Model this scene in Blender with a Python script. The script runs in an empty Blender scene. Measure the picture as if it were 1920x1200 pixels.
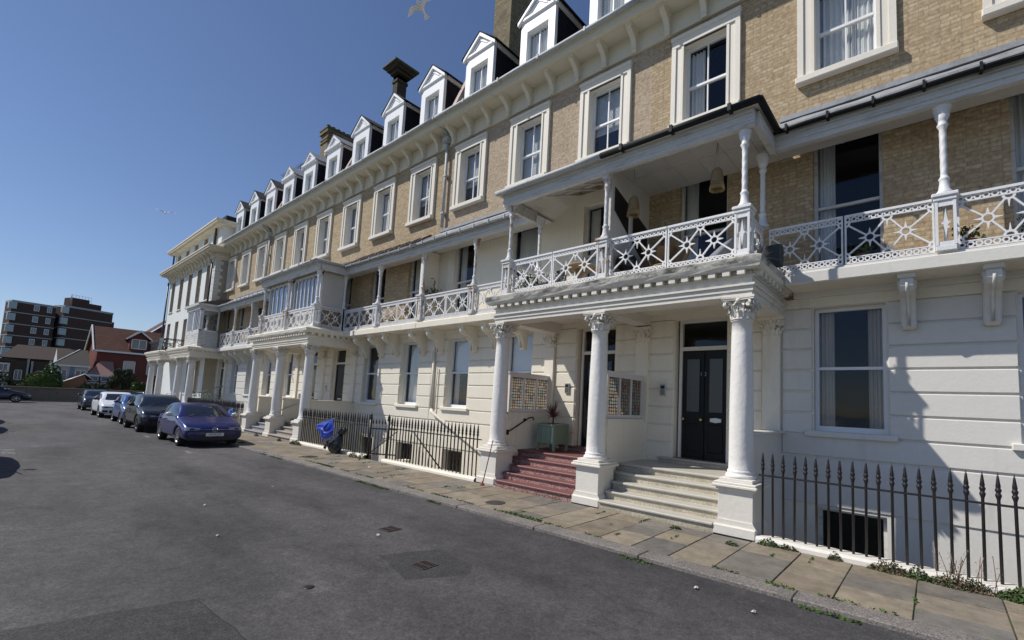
import bpy, math, random
from mathutils import Vector, Matrix
random.seed(7)
R = math.radians
scene = bpy.context.scene
COL = scene.collection

# ------------------------------------------------------------------ materials
def lin(c):
    return tuple(((v/255.)/12.92 if v/255. <= .04045 else ((v/255.+.055)/1.055)**2.4) for v in c)
def newmat(name):
    m = bpy.data.materials.new(name); m.use_nodes = True
    nt = m.node_tree; b = nt.nodes['Principled BSDF']
    return m, nt, b
def mat(name, col, rough=.6, var=.12, scale=3., bump=0., bscale=40., metal=0., spec=.5, dirt=None, dscale=1.3, dlo=.55, dhi=.75, dstretch=(1,1,1), coat=0.):
    """principled with two scales of value noise, optional patches of dirt with a colour of their own, optional bump"""
    m, nt, b = newmat(name); N = nt.nodes; L = nt.links
    b.inputs['Roughness'].default_value = rough; b.inputs['Metallic'].default_value = metal
    b.inputs['Specular IOR Level'].default_value = spec
    if coat: b.inputs['Coat Weight'].default_value = coat; b.inputs['Coat Roughness'].default_value = .06
    if var == 0 and dirt is None and bump == 0:
        b.inputs['Base Color'].default_value = (*col, 1); return m
    tc = N.new('ShaderNodeTexCoord'); geo = N.new('ShaderNodeNewGeometry')
    def noise(s, det=5, vec=None):
        n = N.new('ShaderNodeTexNoise'); n.inputs['Scale'].default_value = s; n.inputs['Detail'].default_value = det
        L.new(vec or geo.outputs['Position'], n.inputs['Vector']); return n
    n1 = noise(scale); n2 = noise(scale*9, 3)
    ad = N.new('ShaderNodeMath'); ad.operation = 'ADD'; L.new(n1.outputs[0], ad.inputs[0]); L.new(n2.outputs[0], ad.inputs[1])
    mr = N.new('ShaderNodeMapRange'); mr.inputs[1].default_value = .6; mr.inputs[2].default_value = 1.4
    mr.inputs[3].default_value = 1-var; mr.inputs[4].default_value = 1+var; L.new(ad.outputs[0], mr.inputs[0])
    vm = N.new('ShaderNodeVectorMath'); vm.operation = 'SCALE'; vm.inputs[0].default_value = col; L.new(mr.outputs[0], vm.inputs['Scale'])
    out = vm.outputs[0]
    if dirt is not None:
        mp = N.new('ShaderNodeMapping'); mp.inputs['Scale'].default_value = dstretch; L.new(geo.outputs['Position'], mp.inputs['Vector'])
        nd = noise(dscale, 9, mp.outputs[0]); nd.inputs['Roughness'].default_value = .68
        rp = N.new('ShaderNodeMapRange'); rp.inputs[1].default_value = dlo; rp.inputs[2].default_value = dhi; L.new(nd.outputs[0], rp.inputs[0])
        mx = N.new('ShaderNodeMix'); mx.data_type = 'RGBA'; L.new(rp.outputs[0], mx.inputs[0]); L.new(out, mx.inputs[6]); mx.inputs[7].default_value = (*dirt, 1)
        out = mx.outputs[2]
    L.new(out, b.inputs['Base Color'])
    if bump:
        nb = noise(bscale, 4); bp = N.new('ShaderNodeBump'); bp.inputs['Strength'].default_value = bump; bp.inputs['Distance'].default_value = .01
        L.new(nb.outputs[0], bp.inputs['Height']); L.new(bp.outputs[0], b.inputs['Normal'])
    return m
def brickmat(name, c1, c2, mortar, bw=.225, rh=.075, ms=.009, stain=(.30, .24, .15), xz=True, bump=.35, seed=0.):
    m, nt, b = newmat(name); N = nt.nodes; L = nt.links
    b.inputs['Roughness'].default_value = .9; b.inputs['Specular IOR Level'].default_value = .2
    geo = N.new('ShaderNodeNewGeometry'); sp = N.new('ShaderNodeSeparateXYZ'); L.new(geo.outputs['Position'], sp.inputs[0])
    ax = N.new('ShaderNodeMath'); ax.operation = 'ADD'; L.new(sp.outputs[0], ax.inputs[0]); L.new(sp.outputs[1], ax.inputs[1])
    cb = N.new('ShaderNodeCombineXYZ'); L.new(ax.outputs[0], cb.inputs[0]); L.new(sp.outputs[2], cb.inputs[1])
    ads = N.new('ShaderNodeVectorMath'); ads.operation = 'ADD'; ads.inputs[1].default_value = (seed, 0, 0); L.new(cb.outputs[0], ads.inputs[0])
    # waver the courses a little
    nw = N.new('ShaderNodeTexNoise'); nw.inputs['Scale'].default_value = 2.2; L.new(ads.outputs[0], nw.inputs['Vector'])
    vs = N.new('ShaderNodeVectorMath'); vs.operation = 'MULTIPLY_ADD'; vs.inputs[1].default_value = (.012, .012, 0); L.new(nw.outputs['Color'], vs.inputs[0]); L.new(ads.outputs[0], vs.inputs[2])
    br = N.new('ShaderNodeTexBrick'); L.new(vs.outputs[0], br.inputs['Vector'])
    br.inputs['Scale'].default_value = 1; br.inputs['Brick Width'].default_value = bw; br.inputs['Row Height'].default_value = rh
    br.inputs['Mortar Size'].default_value = ms; br.inputs['Mortar Smooth'].default_value = .3; br.inputs['Bias'].default_value = -.1
    br.offset = .5; br.squash = .62; br.squash_frequency = 2
    br.inputs['Color1'].default_value = (*c1, 1); br.inputs['Color2'].default_value = (*c2, 1); br.inputs['Mortar'].default_value = (*mortar, 1)
    n1 = N.new('ShaderNodeTexNoise'); n1.inputs['Scale'].default_value = 1.1; n1.inputs['Detail'].default_value = 8; n1.inputs['Roughness'].default_value = .65; L.new(ads.outputs[0], n1.inputs['Vector'])
    mr = N.new('ShaderNodeMapRange'); mr.inputs[1].default_value = .5; mr.inputs[2].default_value = .78; mr.inputs[4].default_value = .6; L.new(n1.outputs[0], mr.inputs[0])
    mx = N.new('ShaderNodeMix'); mx.data_type = 'RGBA'; L.new(mr.outputs[0], mx.inputs[0]); L.new(br.outputs[0], mx.inputs[6]); mx.inputs[7].default_value = (*stain, 1)
    n2 = N.new('ShaderNodeTexNoise'); n2.inputs['Scale'].default_value = 14; n2.inputs['Detail'].default_value = 3; L.new(ads.outputs[0], n2.inputs['Vector'])
    m2 = N.new('ShaderNodeMapRange'); m2.inputs[1].default_value = .3; m2.inputs[2].default_value = .7; m2.inputs[3].default_value = .78; m2.inputs[4].default_value = 1.22; L.new(n2.outputs[0], m2.inputs[0])
    vm = N.new('ShaderNodeVectorMath'); vm.operation = 'SCALE'; L.new(mx.outputs[2], vm.inputs[0]); L.new(m2.outputs[0], vm.inputs['Scale'])
    L.new(vm.outputs[0], b.inputs['Base Color'])
    bp = N.new('ShaderNodeBump'); bp.inputs['Strength'].default_value = bump; bp.inputs['Distance'].default_value = .012; bp.invert = True
    L.new(br.outputs['Fac'], bp.inputs['Height']); L.new(bp.outputs[0], b.inputs['Normal'])
    return m
def glassmat(name, tint=(.88, .90, .91), base=.045, refl=(.75, .8, .9)):
    m, nt, b = newmat(name); N = nt.nodes; L = nt.links; N.remove(b)
    out = N['Material Output']; tr = N.new('ShaderNodeBsdfTransparent'); tr.inputs[0].default_value = (*tint, 1)
    gl = N.new('ShaderNodeBsdfGlossy'); gl.inputs[0].default_value = (*refl, 1); gl.inputs['Roughness'].default_value = .03
    fr = N.new('ShaderNodeFresnel'); gb = N.new('ShaderNodeNewGeometry'); im = N.new('ShaderNodeMapRange'); im.inputs[3].default_value = 1.5; im.inputs[4].default_value = 1/1.5; L.new(gb.outputs['Backfacing'], im.inputs[0]); L.new(im.outputs[0], fr.inputs[0])
    ad = N.new('ShaderNodeMath'); ad.operation = 'ADD'; ad.use_clamp = True; ad.inputs[1].default_value = base; L.new(fr.outputs[0], ad.inputs[0])
    # old float glass: gently uneven
    geo = N.new('ShaderNodeNewGeometry'); n = N.new('ShaderNodeTexNoise'); n.inputs['Scale'].default_value = 1.7; L.new(geo.outputs['Position'], n.inputs['Vector'])
    bp = N.new('ShaderNodeBump'); bp.inputs['Strength'].default_value = .12; bp.inputs['Distance'].default_value = .05; L.new(n.outputs[0], bp.inputs['Height']); L.new(bp.outputs[0], gl.inputs['Normal'])
    mx = N.new('ShaderNodeMixShader'); L.new(ad.outputs[0], mx.inputs[0]); L.new(tr.outputs[0], mx.inputs[1]); L.new(gl.outputs[0], mx.inputs[2])
    L.new(mx.outputs[0], out.inputs[0]); return m
def attrmat(name, rough=.85, bump=.3, bscale=60, var=.14, nscale=6, mottle=None):
    """colour of each slab / leaf / pane from a colour attribute, with noise"""
    m, nt, b = newmat(name); N = nt.nodes; L = nt.links
    b.inputs['Roughness'].default_value = rough; b.inputs['Specular IOR Level'].default_value = .3
    at = N.new('ShaderNodeAttribute'); at.attribute_name = 'Col'; geo = N.new('ShaderNodeNewGeometry')
    n = N.new('ShaderNodeTexNoise'); n.inputs['Scale'].default_value = nscale; n.inputs['Detail'].default_value = 8; n.inputs['Roughness'].default_value = .7; L.new(geo.outputs['Position'], n.inputs['Vector'])
    mr = N.new('ShaderNodeMapRange'); mr.inputs[1].default_value = .3; mr.inputs[2].default_value = .7; mr.inputs[3].default_value = 1-var; mr.inputs[4].default_value = 1+var; L.new(n.outputs[0], mr.inputs[0])
    vm = N.new('ShaderNodeVectorMath'); vm.operation = 'SCALE'; L.new(at.outputs['Color'], vm.inputs[0]); L.new(mr.outputs[0], vm.inputs['Scale']); L.new(vm.outputs[0], b.inputs['Base Color'])
    if bump:
        nb = N.new('ShaderNodeTexNoise'); nb.inputs['Scale'].default_value = bscale; nb.inputs['Detail'].default_value = 5; L.new(geo.outputs['Position'], nb.inputs['Vector'])
        bp = N.new('ShaderNodeBump'); bp.inputs['Strength'].default_value = bump; bp.inputs['Distance'].default_value = .01; L.new(nb.outputs[0], bp.inputs['Height']); L.new(bp.outputs[0], b.inputs['Normal'])
    return m
def specklemat(name, cols, scale=120, rough=.55, bump=.1):
    """terrazzo / granite: voronoi chips of several colours"""
    m, nt, b = newmat(name); N = nt.nodes; L = nt.links; b.inputs['Roughness'].default_value = rough
    geo = N.new('ShaderNodeNewGeometry'); v = N.new('ShaderNodeTexVoronoi'); v.inputs['Scale'].default_value = scale; L.new(geo.outputs['Position'], v.inputs['Vector'])
    sp = N.new('ShaderNodeSeparateColor'); L.new(v.outputs['Color'], sp.inputs[0]); cr = N.new('ShaderNodeValToRGB'); cr.color_ramp.interpolation = 'CONSTANT'
    e = cr.color_ramp.elements
    while len(e) < len(cols): e.new(.5)
    for i, c in enumerate(cols): e[i].position = i/len(cols); e[i].color = (*c, 1)
    L.new(sp.outputs[0], cr.inputs[0])
    n = N.new('ShaderNodeTexNoise'); n.inputs['Scale'].default_value = 2.5; n.inputs['Detail'].default_value = 8; L.new(geo.outputs['Position'], n.inputs['Vector'])
    mr = N.new('ShaderNodeMapRange'); mr.inputs[1].default_value = .3; mr.inputs[2].default_value = .7; mr.inputs[3].default_value = .8; mr.inputs[4].default_value = 1.15; L.new(n.outputs[0], mr.inputs[0])
    vm = N.new('ShaderNodeVectorMath'); vm.operation = 'SCALE'; L.new(cr.outputs[0], vm.inputs[0]); L.new(mr.outputs[0], vm.inputs['Scale']); L.new(vm.outputs[0], b.inputs['Base Color'])
    return m
def asphaltmat(name, base=.052, warm=1., patchy=.3, slo=.60, shi=1.5):
    m, nt, b = newmat(name); N = nt.nodes; L = nt.links; b.inputs['Roughness'].default_value = .82; b.inputs['Specular IOR Level'].default_value = .35
    geo = N.new('ShaderNodeNewGeometry'); P = geo.outputs['Position']
    def nz(s, d, r=.6, st=None):
        n = N.new('ShaderNodeTexNoise'); n.inputs['Scale'].default_value = s; n.inputs['Detail'].default_value = d; n.inputs['Roughness'].default_value = r
        if st: mp = N.new('ShaderNodeMapping'); mp.inputs['Scale'].default_value = st; L.new(P, mp.inputs[0]); L.new(mp.outputs[0], n.inputs['Vector'])
        else: L.new(P, n.inputs['Vector'])
        return n.outputs[0]
    def rng(i, a, b_, c, d):
        r = N.new('ShaderNodeMapRange'); L.new(i, r.inputs[0])
        for k, v in enumerate((a, b_, c, d)): r.inputs[k+1].default_value = v
        return r.outputs[0]
    def mul(a, c):
        x = N.new('ShaderNodeMath'); x.operation = 'MULTIPLY'; L.new(a, x.inputs[0]); L.new(c, x.inputs[1]); return x.outputs[0]
    f = mul(rng(nz(.35, 6, .6, (.45, 1.6, 1)), .36, .64, 1-patchy, 1+patchy), rng(nz(2.6, 8, .75), .3, .7, .74, 1.26))
    f = mul(f, rng(nz(75, 3, .8), .34, .68, slo, shi)); f = mul(f, rng(nz(34, 4, .8), .34, .66, .66, 1.42)); f = mul(f, rng(nz(14, 6, .8), .3, .7, .72, 1.3))
    f = mul(f, rng(nz(.8, 10, .8, (.5, 1.2, 1)), .54, .68, 1., .55)); f = mul(f, rng(nz(.55, 10, .82, (1, .6, 1.)), .57, .72, 1., 1.75))          # dark worn stains
    v = N.new('ShaderNodeVectorMath'); v.operation = 'SCALE'; v.inputs[0].default_value = (base*1.02*warm, base, base*1.02); L.new(f, v.inputs['Scale'])
    # small pale droppings and gum
    vo = N.new('ShaderNodeTexVoronoi'); vo.inputs['Scale'].default_value = 1.3; vo.inputs['Randomness'].default_value = 1; L.new(P, vo.inputs['Vector'])
    thr = rng(nz(9., 3), .3, .7, .012, .04)
    lt = N.new('ShaderNodeMath'); lt.operation = 'LESS_THAN'; L.new(vo.outputs['Distance'], lt.inputs[0]); L.new(thr, lt.inputs[1])
    spc = N.new('ShaderNodeSeparateColor'); L.new(vo.outputs['Color'], spc.inputs[0])
    g = N.new('ShaderNodeMath'); g.operation = 'LESS_THAN'; g.inputs[1].default_value = .22; L.new(spc.outputs[0], g.inputs[0])
    mx = N.new('ShaderNodeMix'); mx.data_type = 'RGBA'; L.new(mul(lt.outputs[0], g.outputs[0]), mx.inputs[0]); L.new(v.outputs[0], mx.inputs[6]); mx.inputs[7].default_value = (.38, .38, .37, 1)
    L.new(mx.outputs[2], b.inputs['Base Color'])
    bp = N.new('ShaderNodeBump'); bp.inputs['Strength'].default_value = .55; bp.inputs['Distance'].default_value = .008; L.new(nz(140, 3, .8), bp.inputs['Height']); L.new(bp.outputs[0], b.inputs['Normal'])
    return m

cream = mat('cream_stucco', (.80, .745, .63), .7, .05, 1.5, .25, 25, dirt=(.50, .43, .32), dscale=2.4, dlo=.56, dhi=1.0, dstretch=(1.2, 1.2, .16))
paleW = mat('pale_stucco', (.675, .655, .61), .65, .04, 1.5, .22, 22, dirt=(.42, .41, .38), dscale=2.2, dlo=.57, dhi=.98, dstretch=(1.2, 1.2, .16))
portic = mat('portico_stucco', (.72, .685, .615), .7, .06, 2., .45, 14, dirt=(.36, .31, .24), dscale=2.6, dlo=.60, dhi=.92)
colM = mat('column_paint', (.79, .765, .72), .6, .05, 2., .8, 14, dirt=(.42, .36, .28), dscale=3., dlo=.64, dhi=.95)
grime = mat('grimy_cornice', (.55, .53, .48), .8, .14, 3., 1., 24, dirt=(.12, .115, .10), dscale=3.0, dlo=.42, dhi=.60, dstretch=(1, 1, 2.2))
eavesM = mat('eaves_paint', (.70, .645, .52), .7, .05, 1.2, .15, 20, dirt=(.40, .35, .27), dscale=1.2, dlo=.62, dhi=.9)
surr = mat('window_surround_paint', (.74, .695, .61), .6, .04, 2., .2, 30, dirt=(.5, .43, .33), dscale=3, dlo=.66, dhi=.95)
white = mat('white_gloss_paint', (.78, .79, .80), .4, .03, 3)
dormW = mat('dormer_white_paint', (.82, .83, .86), .5, .04, 2, .1, 20)
ironW = mat('white_iron_paint', (.75, .75, .76), .5, .06, 5, .3, 60, dirt=(.36, .20, .09), dscale=3.4, dlo=.70, dhi=.80)
ironR = mat('rusting_white_iron', (.64, .64, .64), .6, .08, 5, .4, 60, dirt=(.34, .16, .06), dscale=5., dlo=.52, dhi=.62, dstretch=(1, 1, .5))
fasc = mat('grey_white_timber', (.60, .595, .58), .65, .10, 3., .3, 40, dirt=(.27, .25, .22), dscale=5, dlo=.52, dhi=.76, dstretch=(.22, 1, 1.6))
ceilM = mat('soffit_boards', (.60, .58, .54), .7, .08, 2)
blackI = mat('black_iron_paint', (.018, .016, .018), .42, .25, 8, .3, 60, dirt=(.10, .035, .012), dscale=5, dlo=.68, dhi=.78)
gutB = mat('black_gutter', (.010, .012, .013), .6, .1, 4, spec=.25)
gutG = mat('grey_gutter', (.42, .44, .45), .6, .12, 5, .3, 30, dirt=(.22, .22, .21), dscale=6, dlo=.55, dhi=.7)
lead = mat('lead_roof', (.30, .31, .33), .6, .16, 3, .4, 12, dirt=(.17, .16, .15), dscale=2.4, dlo=.5, dhi=.72)
felt = mat('brown_felt_roof', (.095, .075, .068), .85, .2, 4, .4, 20)
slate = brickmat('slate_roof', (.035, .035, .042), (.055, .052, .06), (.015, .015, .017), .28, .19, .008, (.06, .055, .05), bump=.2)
shaded_slate = brickmat('shaded_cheek_slate', (.016, .016, .022), (.024, .023, .03), (.008, .008, .01), .28, .19, .008, (.02, .02, .022), bump=.2)  # darker copy of the roof slate: the dormer cheeks' shade put into the colour
slateP = brickmat('white_slate_cladding', (.55, .54, .52), (.62, .60, .57), (.35, .34, .33), .28, .19, .008, (.4, .38, .36), bump=.3)
brickA = brickmat('buff_brick_yellow', (.40, .295, .18), (.525, .425, .285), (.33, .265, .185), stain=(.37, .265, .175))
brickB = brickmat('buff_brick_pale', (.40, .295, .20), (.50, .39, .275), (.44, .39, .325), stain=(.31, .235, .155), seed=3.3)
brickC = brickmat('chimney_brick', (.20, .155, .09), (.32, .26, .16), (.15, .13, .10), stain=(.07, .06, .04))
glass = glassmat('window_glass')
darkglass = glassmat('dark_glass', (.80, .82, .83), .0)
skyglass = glassmat('reflecting_glass', (.5, .55, .6), .22)
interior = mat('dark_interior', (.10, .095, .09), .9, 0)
curtain = mat('pale_curtain', (.78, .78, .76), .9, .05)
curtD = mat('tan_curtain', (.60, .54, .48), .9, .08)
blindM = mat('white_blind', (.82, .84, .86), .8, .03)
doorB = mat('black_door_paint', (.009, .010, .011), .38, .1, 3, spec=.2)
frost = mat('frosted_glass', (.065, .07, .07), .3, .06, 2)
brass = mat('brass', (.55, .40, .18), .3, .1, 8, metal=1.)
steel = mat('brushed_steel', (.52, .53, .54), .35, .04, 8, metal=.8)
redT = specklemat('red_terrazzo', [(.22, .09, .08), (.40, .24, .21), (.15, .06, .06), (.48, .34, .30), (.26, .11, .10), (.38, .22, .19)], 60)
redN = mat('red_nosing', (.185, .075, .07), .5, .12, 6)
stoneT = specklemat('pale_terrazzo', [(.46, .41, .30), (.52, .46, .35), (.32, .28, .20), (.56, .51, .41), (.40, .355, .26), (.50, .45, .345)], 85)
stoneN = mat('stone_nosing', (.48, .455, .40), .5, .08, 5, dirt=(.3, .28, .24), dscale=4, dlo=.6, dhi=.85)
greyN = mat('grey_step_stone', (.27, .27, .28), .7, .12, 4, .3, 30)
pinkN = mat('brown_step_stone', (.34, .30, .27), .7, .12, 4, .3, 30)
granite = specklemat('granite_kerb', [(.21, .19, .17), (.15, .135, .125), (.26, .235, .21), (.18, .16, .15), (.11, .10, .09), (.22, .20, .18)], 80, .85)
slabM = attrmat('paving_slab', .85, .5, 45, .30, 4.5)
jointM = mat('joint_soil', (.085, .075, .05), .95, .3, 8, dirt=(.07, .12, .02), dscale=2.4, dlo=.5, dhi=.58)
leafM = attrmat('leaf', .8, 0, 1, .25, 9)
asph = asphaltmat('asphalt', .0615, 1.035, .34, .68, 1.4)
asph2 = asphaltmat('patch_asphalt', .040, 1., .15, .40, 1.8)
grassM = mat('grass_ground', (.09, .11, .05), .95, .3, 2)
tyreM = mat('tyre_rubber', (.018, .018, .018), .8, .1, 10)
rimM = mat('alloy_rim', (.5, .5, .52), .3, .05, 5, metal=.85)
rimD = mat('dark_alloy_rim', (.12, .12, .13), .35, .05, 5, metal=.7)
plasB = mat('black_plastic', (.014, .014, .015), .45, 0)
lampM = mat('headlamp_lens', (.30, .32, .34), .12, 0, metal=.5, coat=1.)
ambM = mat('amber_lens', (.8, .18, .03), .25, 0)
plateM = mat('plate_white', (.75, .75, .72), .5, 0)
inkM = mat('black_ink', (.01, .01, .01), .6, 0)
wicker = mat('wicker', (.30, .215, .12), .85, .3, 25, .8, 90)
sageM = mat('sage_green_paint', (.20, .27, .21), .55, .08, 3, .2, 30)
greenI = mat('green_iron_paint', (.25, .36, .31), .5, .1, 5)
bagB = mat('blue_polypropylene', (.008, .045, .42), .4, .12, 6)
bagK = mat('black_bin_bag', (.008, .008, .009), .22, .1, 6)

# ------------------------------------------------------------------ mesh builder
class MB:
    def __init__(s): s.v = []; s.f = []; s.m = []; s.sm = []; s.col = None
    def add(s, vs, fs, m=0, smooth=False, T=None):
        o = len(s.v)
        s.v += [tuple(T @ Vector(p)) if T is not None else tuple(p) for p in vs]
        s.f += [tuple(i+o for i in f) for f in fs]; s.m += [m]*len(fs); s.sm += [smooth]*len(fs); return s
    def box(s, x0, x1, y0, y1, z0, z1, m=0, T=None):
        if x0 > x1: x0, x1 = x1, x0
        if y0 > y1: y0, y1 = y1, y0
        if z0 > z1: z0, z1 = z1, z0
        v = [(x, y, z) for x in (x0, x1) for y in (y0, y1) for z in (z0, z1)]
        return s.add(v, [(0, 1, 3, 2), (4, 6, 7, 5), (0, 4, 5, 1), (2, 3, 7, 6), (0, 2, 6, 4), (1, 5, 7, 3)], m, False, T)
    def cbox(s, x0, x1, y0, y1, z0, z1, c=.01, m=0, T=None):
        """box with all edges chamfered"""
        vs = []; idx = {}
        X = (x0, x1); Y = (y0, y1); Z = (z0, z1)
        for i in (0, 1):
            for j in (0, 1):
                for k in (0, 1):
                    sx = c if i == 0 else -c; sy = c if j == 0 else -c; sz = c if k == 0 else -c
                    for a, p in enumerate(((X[i], Y[j]+sy, Z[k]+sz), (X[i]+sx, Y[j], Z[k]+sz), (X[i]+sx, Y[j]+sy, Z[k]))):
                        idx[(i, j, k, a)] = len(vs); vs.append(p)
        g = lambda *q: [idx[t] for t in q]; F = []
        for i in (0, 1): F.append(g((i,0,0,0), (i,1,0,0), (i,1,1,0), (i,0,1,0))); F.append(g((0,i,0,1), (1,i,0,1), (1,i,1,1), (0,i,1,1))); F.append(g((0,0,i,2), (1,0,i,2), (1,1,i,2), (0,1,i,2)))
        for i in (0, 1):
            for j in (0, 1):
                F.append(g((i,j,0,0), (i,j,0,1), (i,j,1,1), (i,j,1,0)))
                F.append(g((i,0,j,0), (i,0,j,2), (i,1,j,2), (i,1,j,0)))
                F.append(g((0,i,j,1), (0,i,j,2), (1,i,j,2), (1,i,j,1)))
                for k in (0, 1): F.append(g((i,j,k,0), (i,j,k,1), (i,j,k,2)))
        # orient outward
        c0 = Vector(((x0+x1)/2, (y0+y1)/2, (z0+z1)/2)); G = []
        for f in F:
            p = [Vector(vs[i]) for i in f]; n = (p[1]-p[0]).cross(p[2]-p[0]); G.append(f if n.dot(sum(p, Vector())/len(p)-c0) > 0 else f[::-1])
        return s.add(vs, G, m, False, T)
    def prism(s, poly, ax, a, b, m=0, smooth=False, T=None):
        """poly in the plane perpendicular to ax ('x': (y,z), 'y': (x,z), 'z': (x,y)) extruded a..b"""
        P = {'x': lambda p, t: (t, p[0], p[1]), 'y': lambda p, t: (p[0], t, p[1]), 'z': lambda p, t: (p[0], p[1], t)}[ax]
        n = len(poly); vs = [P(p, a) for p in poly]+[P(p, b) for p in poly]
        area = sum(poly[i][0]*poly[(i+1) % n][1]-poly[(i+1) % n][0]*poly[i][1] for i in range(n))
        flip = (area > 0) != (ax == 'y'); flip = flip if b > a else not flip
        fs = [(i, (i+1) % n, (i+1) % n+n, i+n) for i in range(n)]; caps = [tuple(range(n))[::-1], tuple(range(n, 2*n))]
        if not flip: fs = [f[::-1] for f in fs]; caps = [c[::-1] for c in caps]
        s.add(vs, fs, m, smooth, T); o = len(s.v)-2*n
        s.f += [tuple(i+o for i in c) for c in caps]; s.m += [m]*2; s.sm += [False]*2; return s
    def lathe(s, prof, cx=0, cy=0, n=16, m=0, smooth=True, T=None, fn=None, caps=True):
        vs = []
        for r, z in prof:
            for i in range(n):
                a = 2*math.pi*i/n; rr = r if fn is None else fn(r, z, a); vs.append((cx+rr*math.cos(a), cy+rr*math.sin(a), z))
        fs = [(k*n+i, k*n+(i+1) % n, (k+1)*n+(i+1) % n, (k+1)*n+i) for k in range(len(prof)-1) for i in range(n)]
        s.add(vs, fs, m, smooth, T)
        if caps:
            o = len(s.v)-len(vs); s.f += [tuple(o+i for i in range(n))[::-1], tuple(o+(len(prof)-1)*n+i for i in range(n))]; s.m += [m]*2; s.sm += [False]*2
        return s
    def tube(s, pts, r, n=6, m=0, T=None, taper=None):
        pts = [Vector(p) for p in pts]; vs = []; up = Vector((0, 0, 1))
        for i, p in enumerate(pts):
            d = (pts[min(i+1, len(pts)-1)]-pts[max(i-1, 0)]).normalized()
            a = d.cross(up if abs(d.z) < .95 else Vector((1, 0, 0))).normalized(); b = a.cross(d)
            rr = r if taper is None else r+(taper-r)*i/(len(pts)-1)
            vs += [p+a*rr*math.cos(2*math.pi*k/n)+b*rr*math.sin(2*math.pi*k/n) for k in range(n)]
        fs = [(k*n+i, k*n+(i+1) % n, (k+1)*n+(i+1) % n, (k+1)*n+i) for k in range(len(pts)-1) for i in range(n)]
        fs += [tuple(range(n))[::-1], tuple((len(pts)-1)*n+i for i in range(n))]
        return s.add(vs, fs, m, True, T)
    def ball(s, c, r, m=0, n=10, k=7, T=None):
        if not isinstance(r, (tuple, list)): r = (r, r, r)
        prof = []; vs = []
        for j in range(k+1):
            t = math.pi*j/k
            for i in range(n): a = 2*math.pi*i/n; vs.append((c[0]+r[0]*math.sin(t)*math.cos(a), c[1]+r[1]*math.sin(t)*math.sin(a), c[2]-r[2]*math.cos(t)))
        fs = [(j*n+i, j*n+(i+1) % n, (j+1)*n+(i+1) % n, (j+1)*n+i) for j in range(k) for i in range(n)]
        return s.add(vs, fs, m, True, T)
    def quad(s, a, b, c, d, m=0): return s.add([a, b, c, d], [(0, 1, 2, 3)], m)
    def sheet(s, x0, x1, z0, z1, holes, at, ax='y', depth=0., m=0, mr=None):
        """rectangular sheet with rectangular holes; ax y: wall facing -y at y=at; ax z: floor at z=at"""
        xs = sorted({x0, x1, *[min(max(h[i], x0), x1) for h in holes for i in (0, 1)]}); zs = sorted({z0, z1, *[min(max(h[i], z0), z1) for h in holes for i in (2, 3)]})
        P = (lambda a, b, t=0.: (a, at+t, b)) if ax == 'y' else (lambda a, b, t=0.: (a, b, at-t))
        for i in range(len(xs)-1):
            for j in range(len(zs)-1):
                cx = (xs[i]+xs[i+1])/2; cz = (zs[j]+zs[j+1])/2
                if any(h[0] < cx < h[1] and h[2] < cz < h[3] for h in holes): continue
                s.quad(P(xs[i], zs[j]), P(xs[i+1], zs[j]), P(xs[i+1], zs[j+1]), P(xs[i], zs[j+1]), m)
        if depth:
            for h in holes:
                a, b, c, d = h[:4]; k = mr if mr is not None else m
                s.quad(P(a, c), P(a, d), P(a, d, depth), P(a, c, depth), k); s.quad(P(b, d), P(b, c), P(b, c, depth), P(b, d, depth), k)
                s.quad(P(a, d), P(b, d), P(b, d, depth), P(a, d, depth), k); s.quad(P(b, c), P(a, c), P(a, c, depth), P(b, c, depth), k)
        return s
    def mesh(s, name, mats):
        me = bpy.data.meshes.new(name); me.from_pydata(s.v, [], s.f)
        for mt in (mats if isinstance(mats, (list, tuple)) else [mats]): me.materials.append(mt)
        me.polygons.foreach_set('material_index', s.m); me.polygons.foreach_set('use_smooth', s.sm)
        if s.col is not None:
            ca = me.color_attributes.new('Col', 'FLOAT_COLOR', 'CORNER'); dat = []
            for p, c in zip(me.polygons, s.col): dat += [c[0], c[1], c[2], 1.]*p.loop_total
            ca.data.foreach_set('color', dat)
        me.update(); return me
    def build(s, name, mats, parent=None, loc=(0, 0, 0), rz=0.): return link(name, s.mesh(name, mats), parent, loc, rz)
def link(name, me, parent=None, loc=(0, 0, 0), rz=0., sc=(1, 1, 1)):
    o = bpy.data.objects.new(name, me); COL.objects.link(o); o.location = loc; o.rotation_euler = (0, 0, rz); o.scale = sc
    if parent is not None: o.parent = parent
    return o
def tag(o, label=None, cat=None, group=None, kind=None):
    for k, v in (('label', label), ('category', cat), ('group', group), ('kind', kind)):
        if v: o[k] = v
    return o
def thing(name, label, cat, loc=(0, 0, 0), rz=0., group=None): return tag(link(name, None, None, loc, rz), label, cat, group)
def copy_tree(o, parent=None):
    c = o.copy(); COL.objects.link(c)
    if parent is not None: c.parent = parent
    for ch in o.children: copy_tree(ch, c)
    return c
def text_into(body, size, m, parent, loc, rot, name='lettering', ext=.002, sx=1.):
    cu = bpy.data.curves.new('t', 'FONT'); cu.body = body; cu.size = size; cu.extrude = ext; cu.align_x = 'CENTER'; cu.align_y = 'CENTER'
    t = bpy.data.objects.new('t', cu); COL.objects.link(t); dg = bpy.context.evaluated_depsgraph_get(); me = bpy.data.meshes.new_from_object(t.evaluated_get(dg))
    bpy.data.objects.remove(t); me.materials.clear(); me.materials.append(m)
    o = link(name, me, parent, loc); o.rotation_euler = rot; o.scale = (sx, 1, 1); return o
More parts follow.
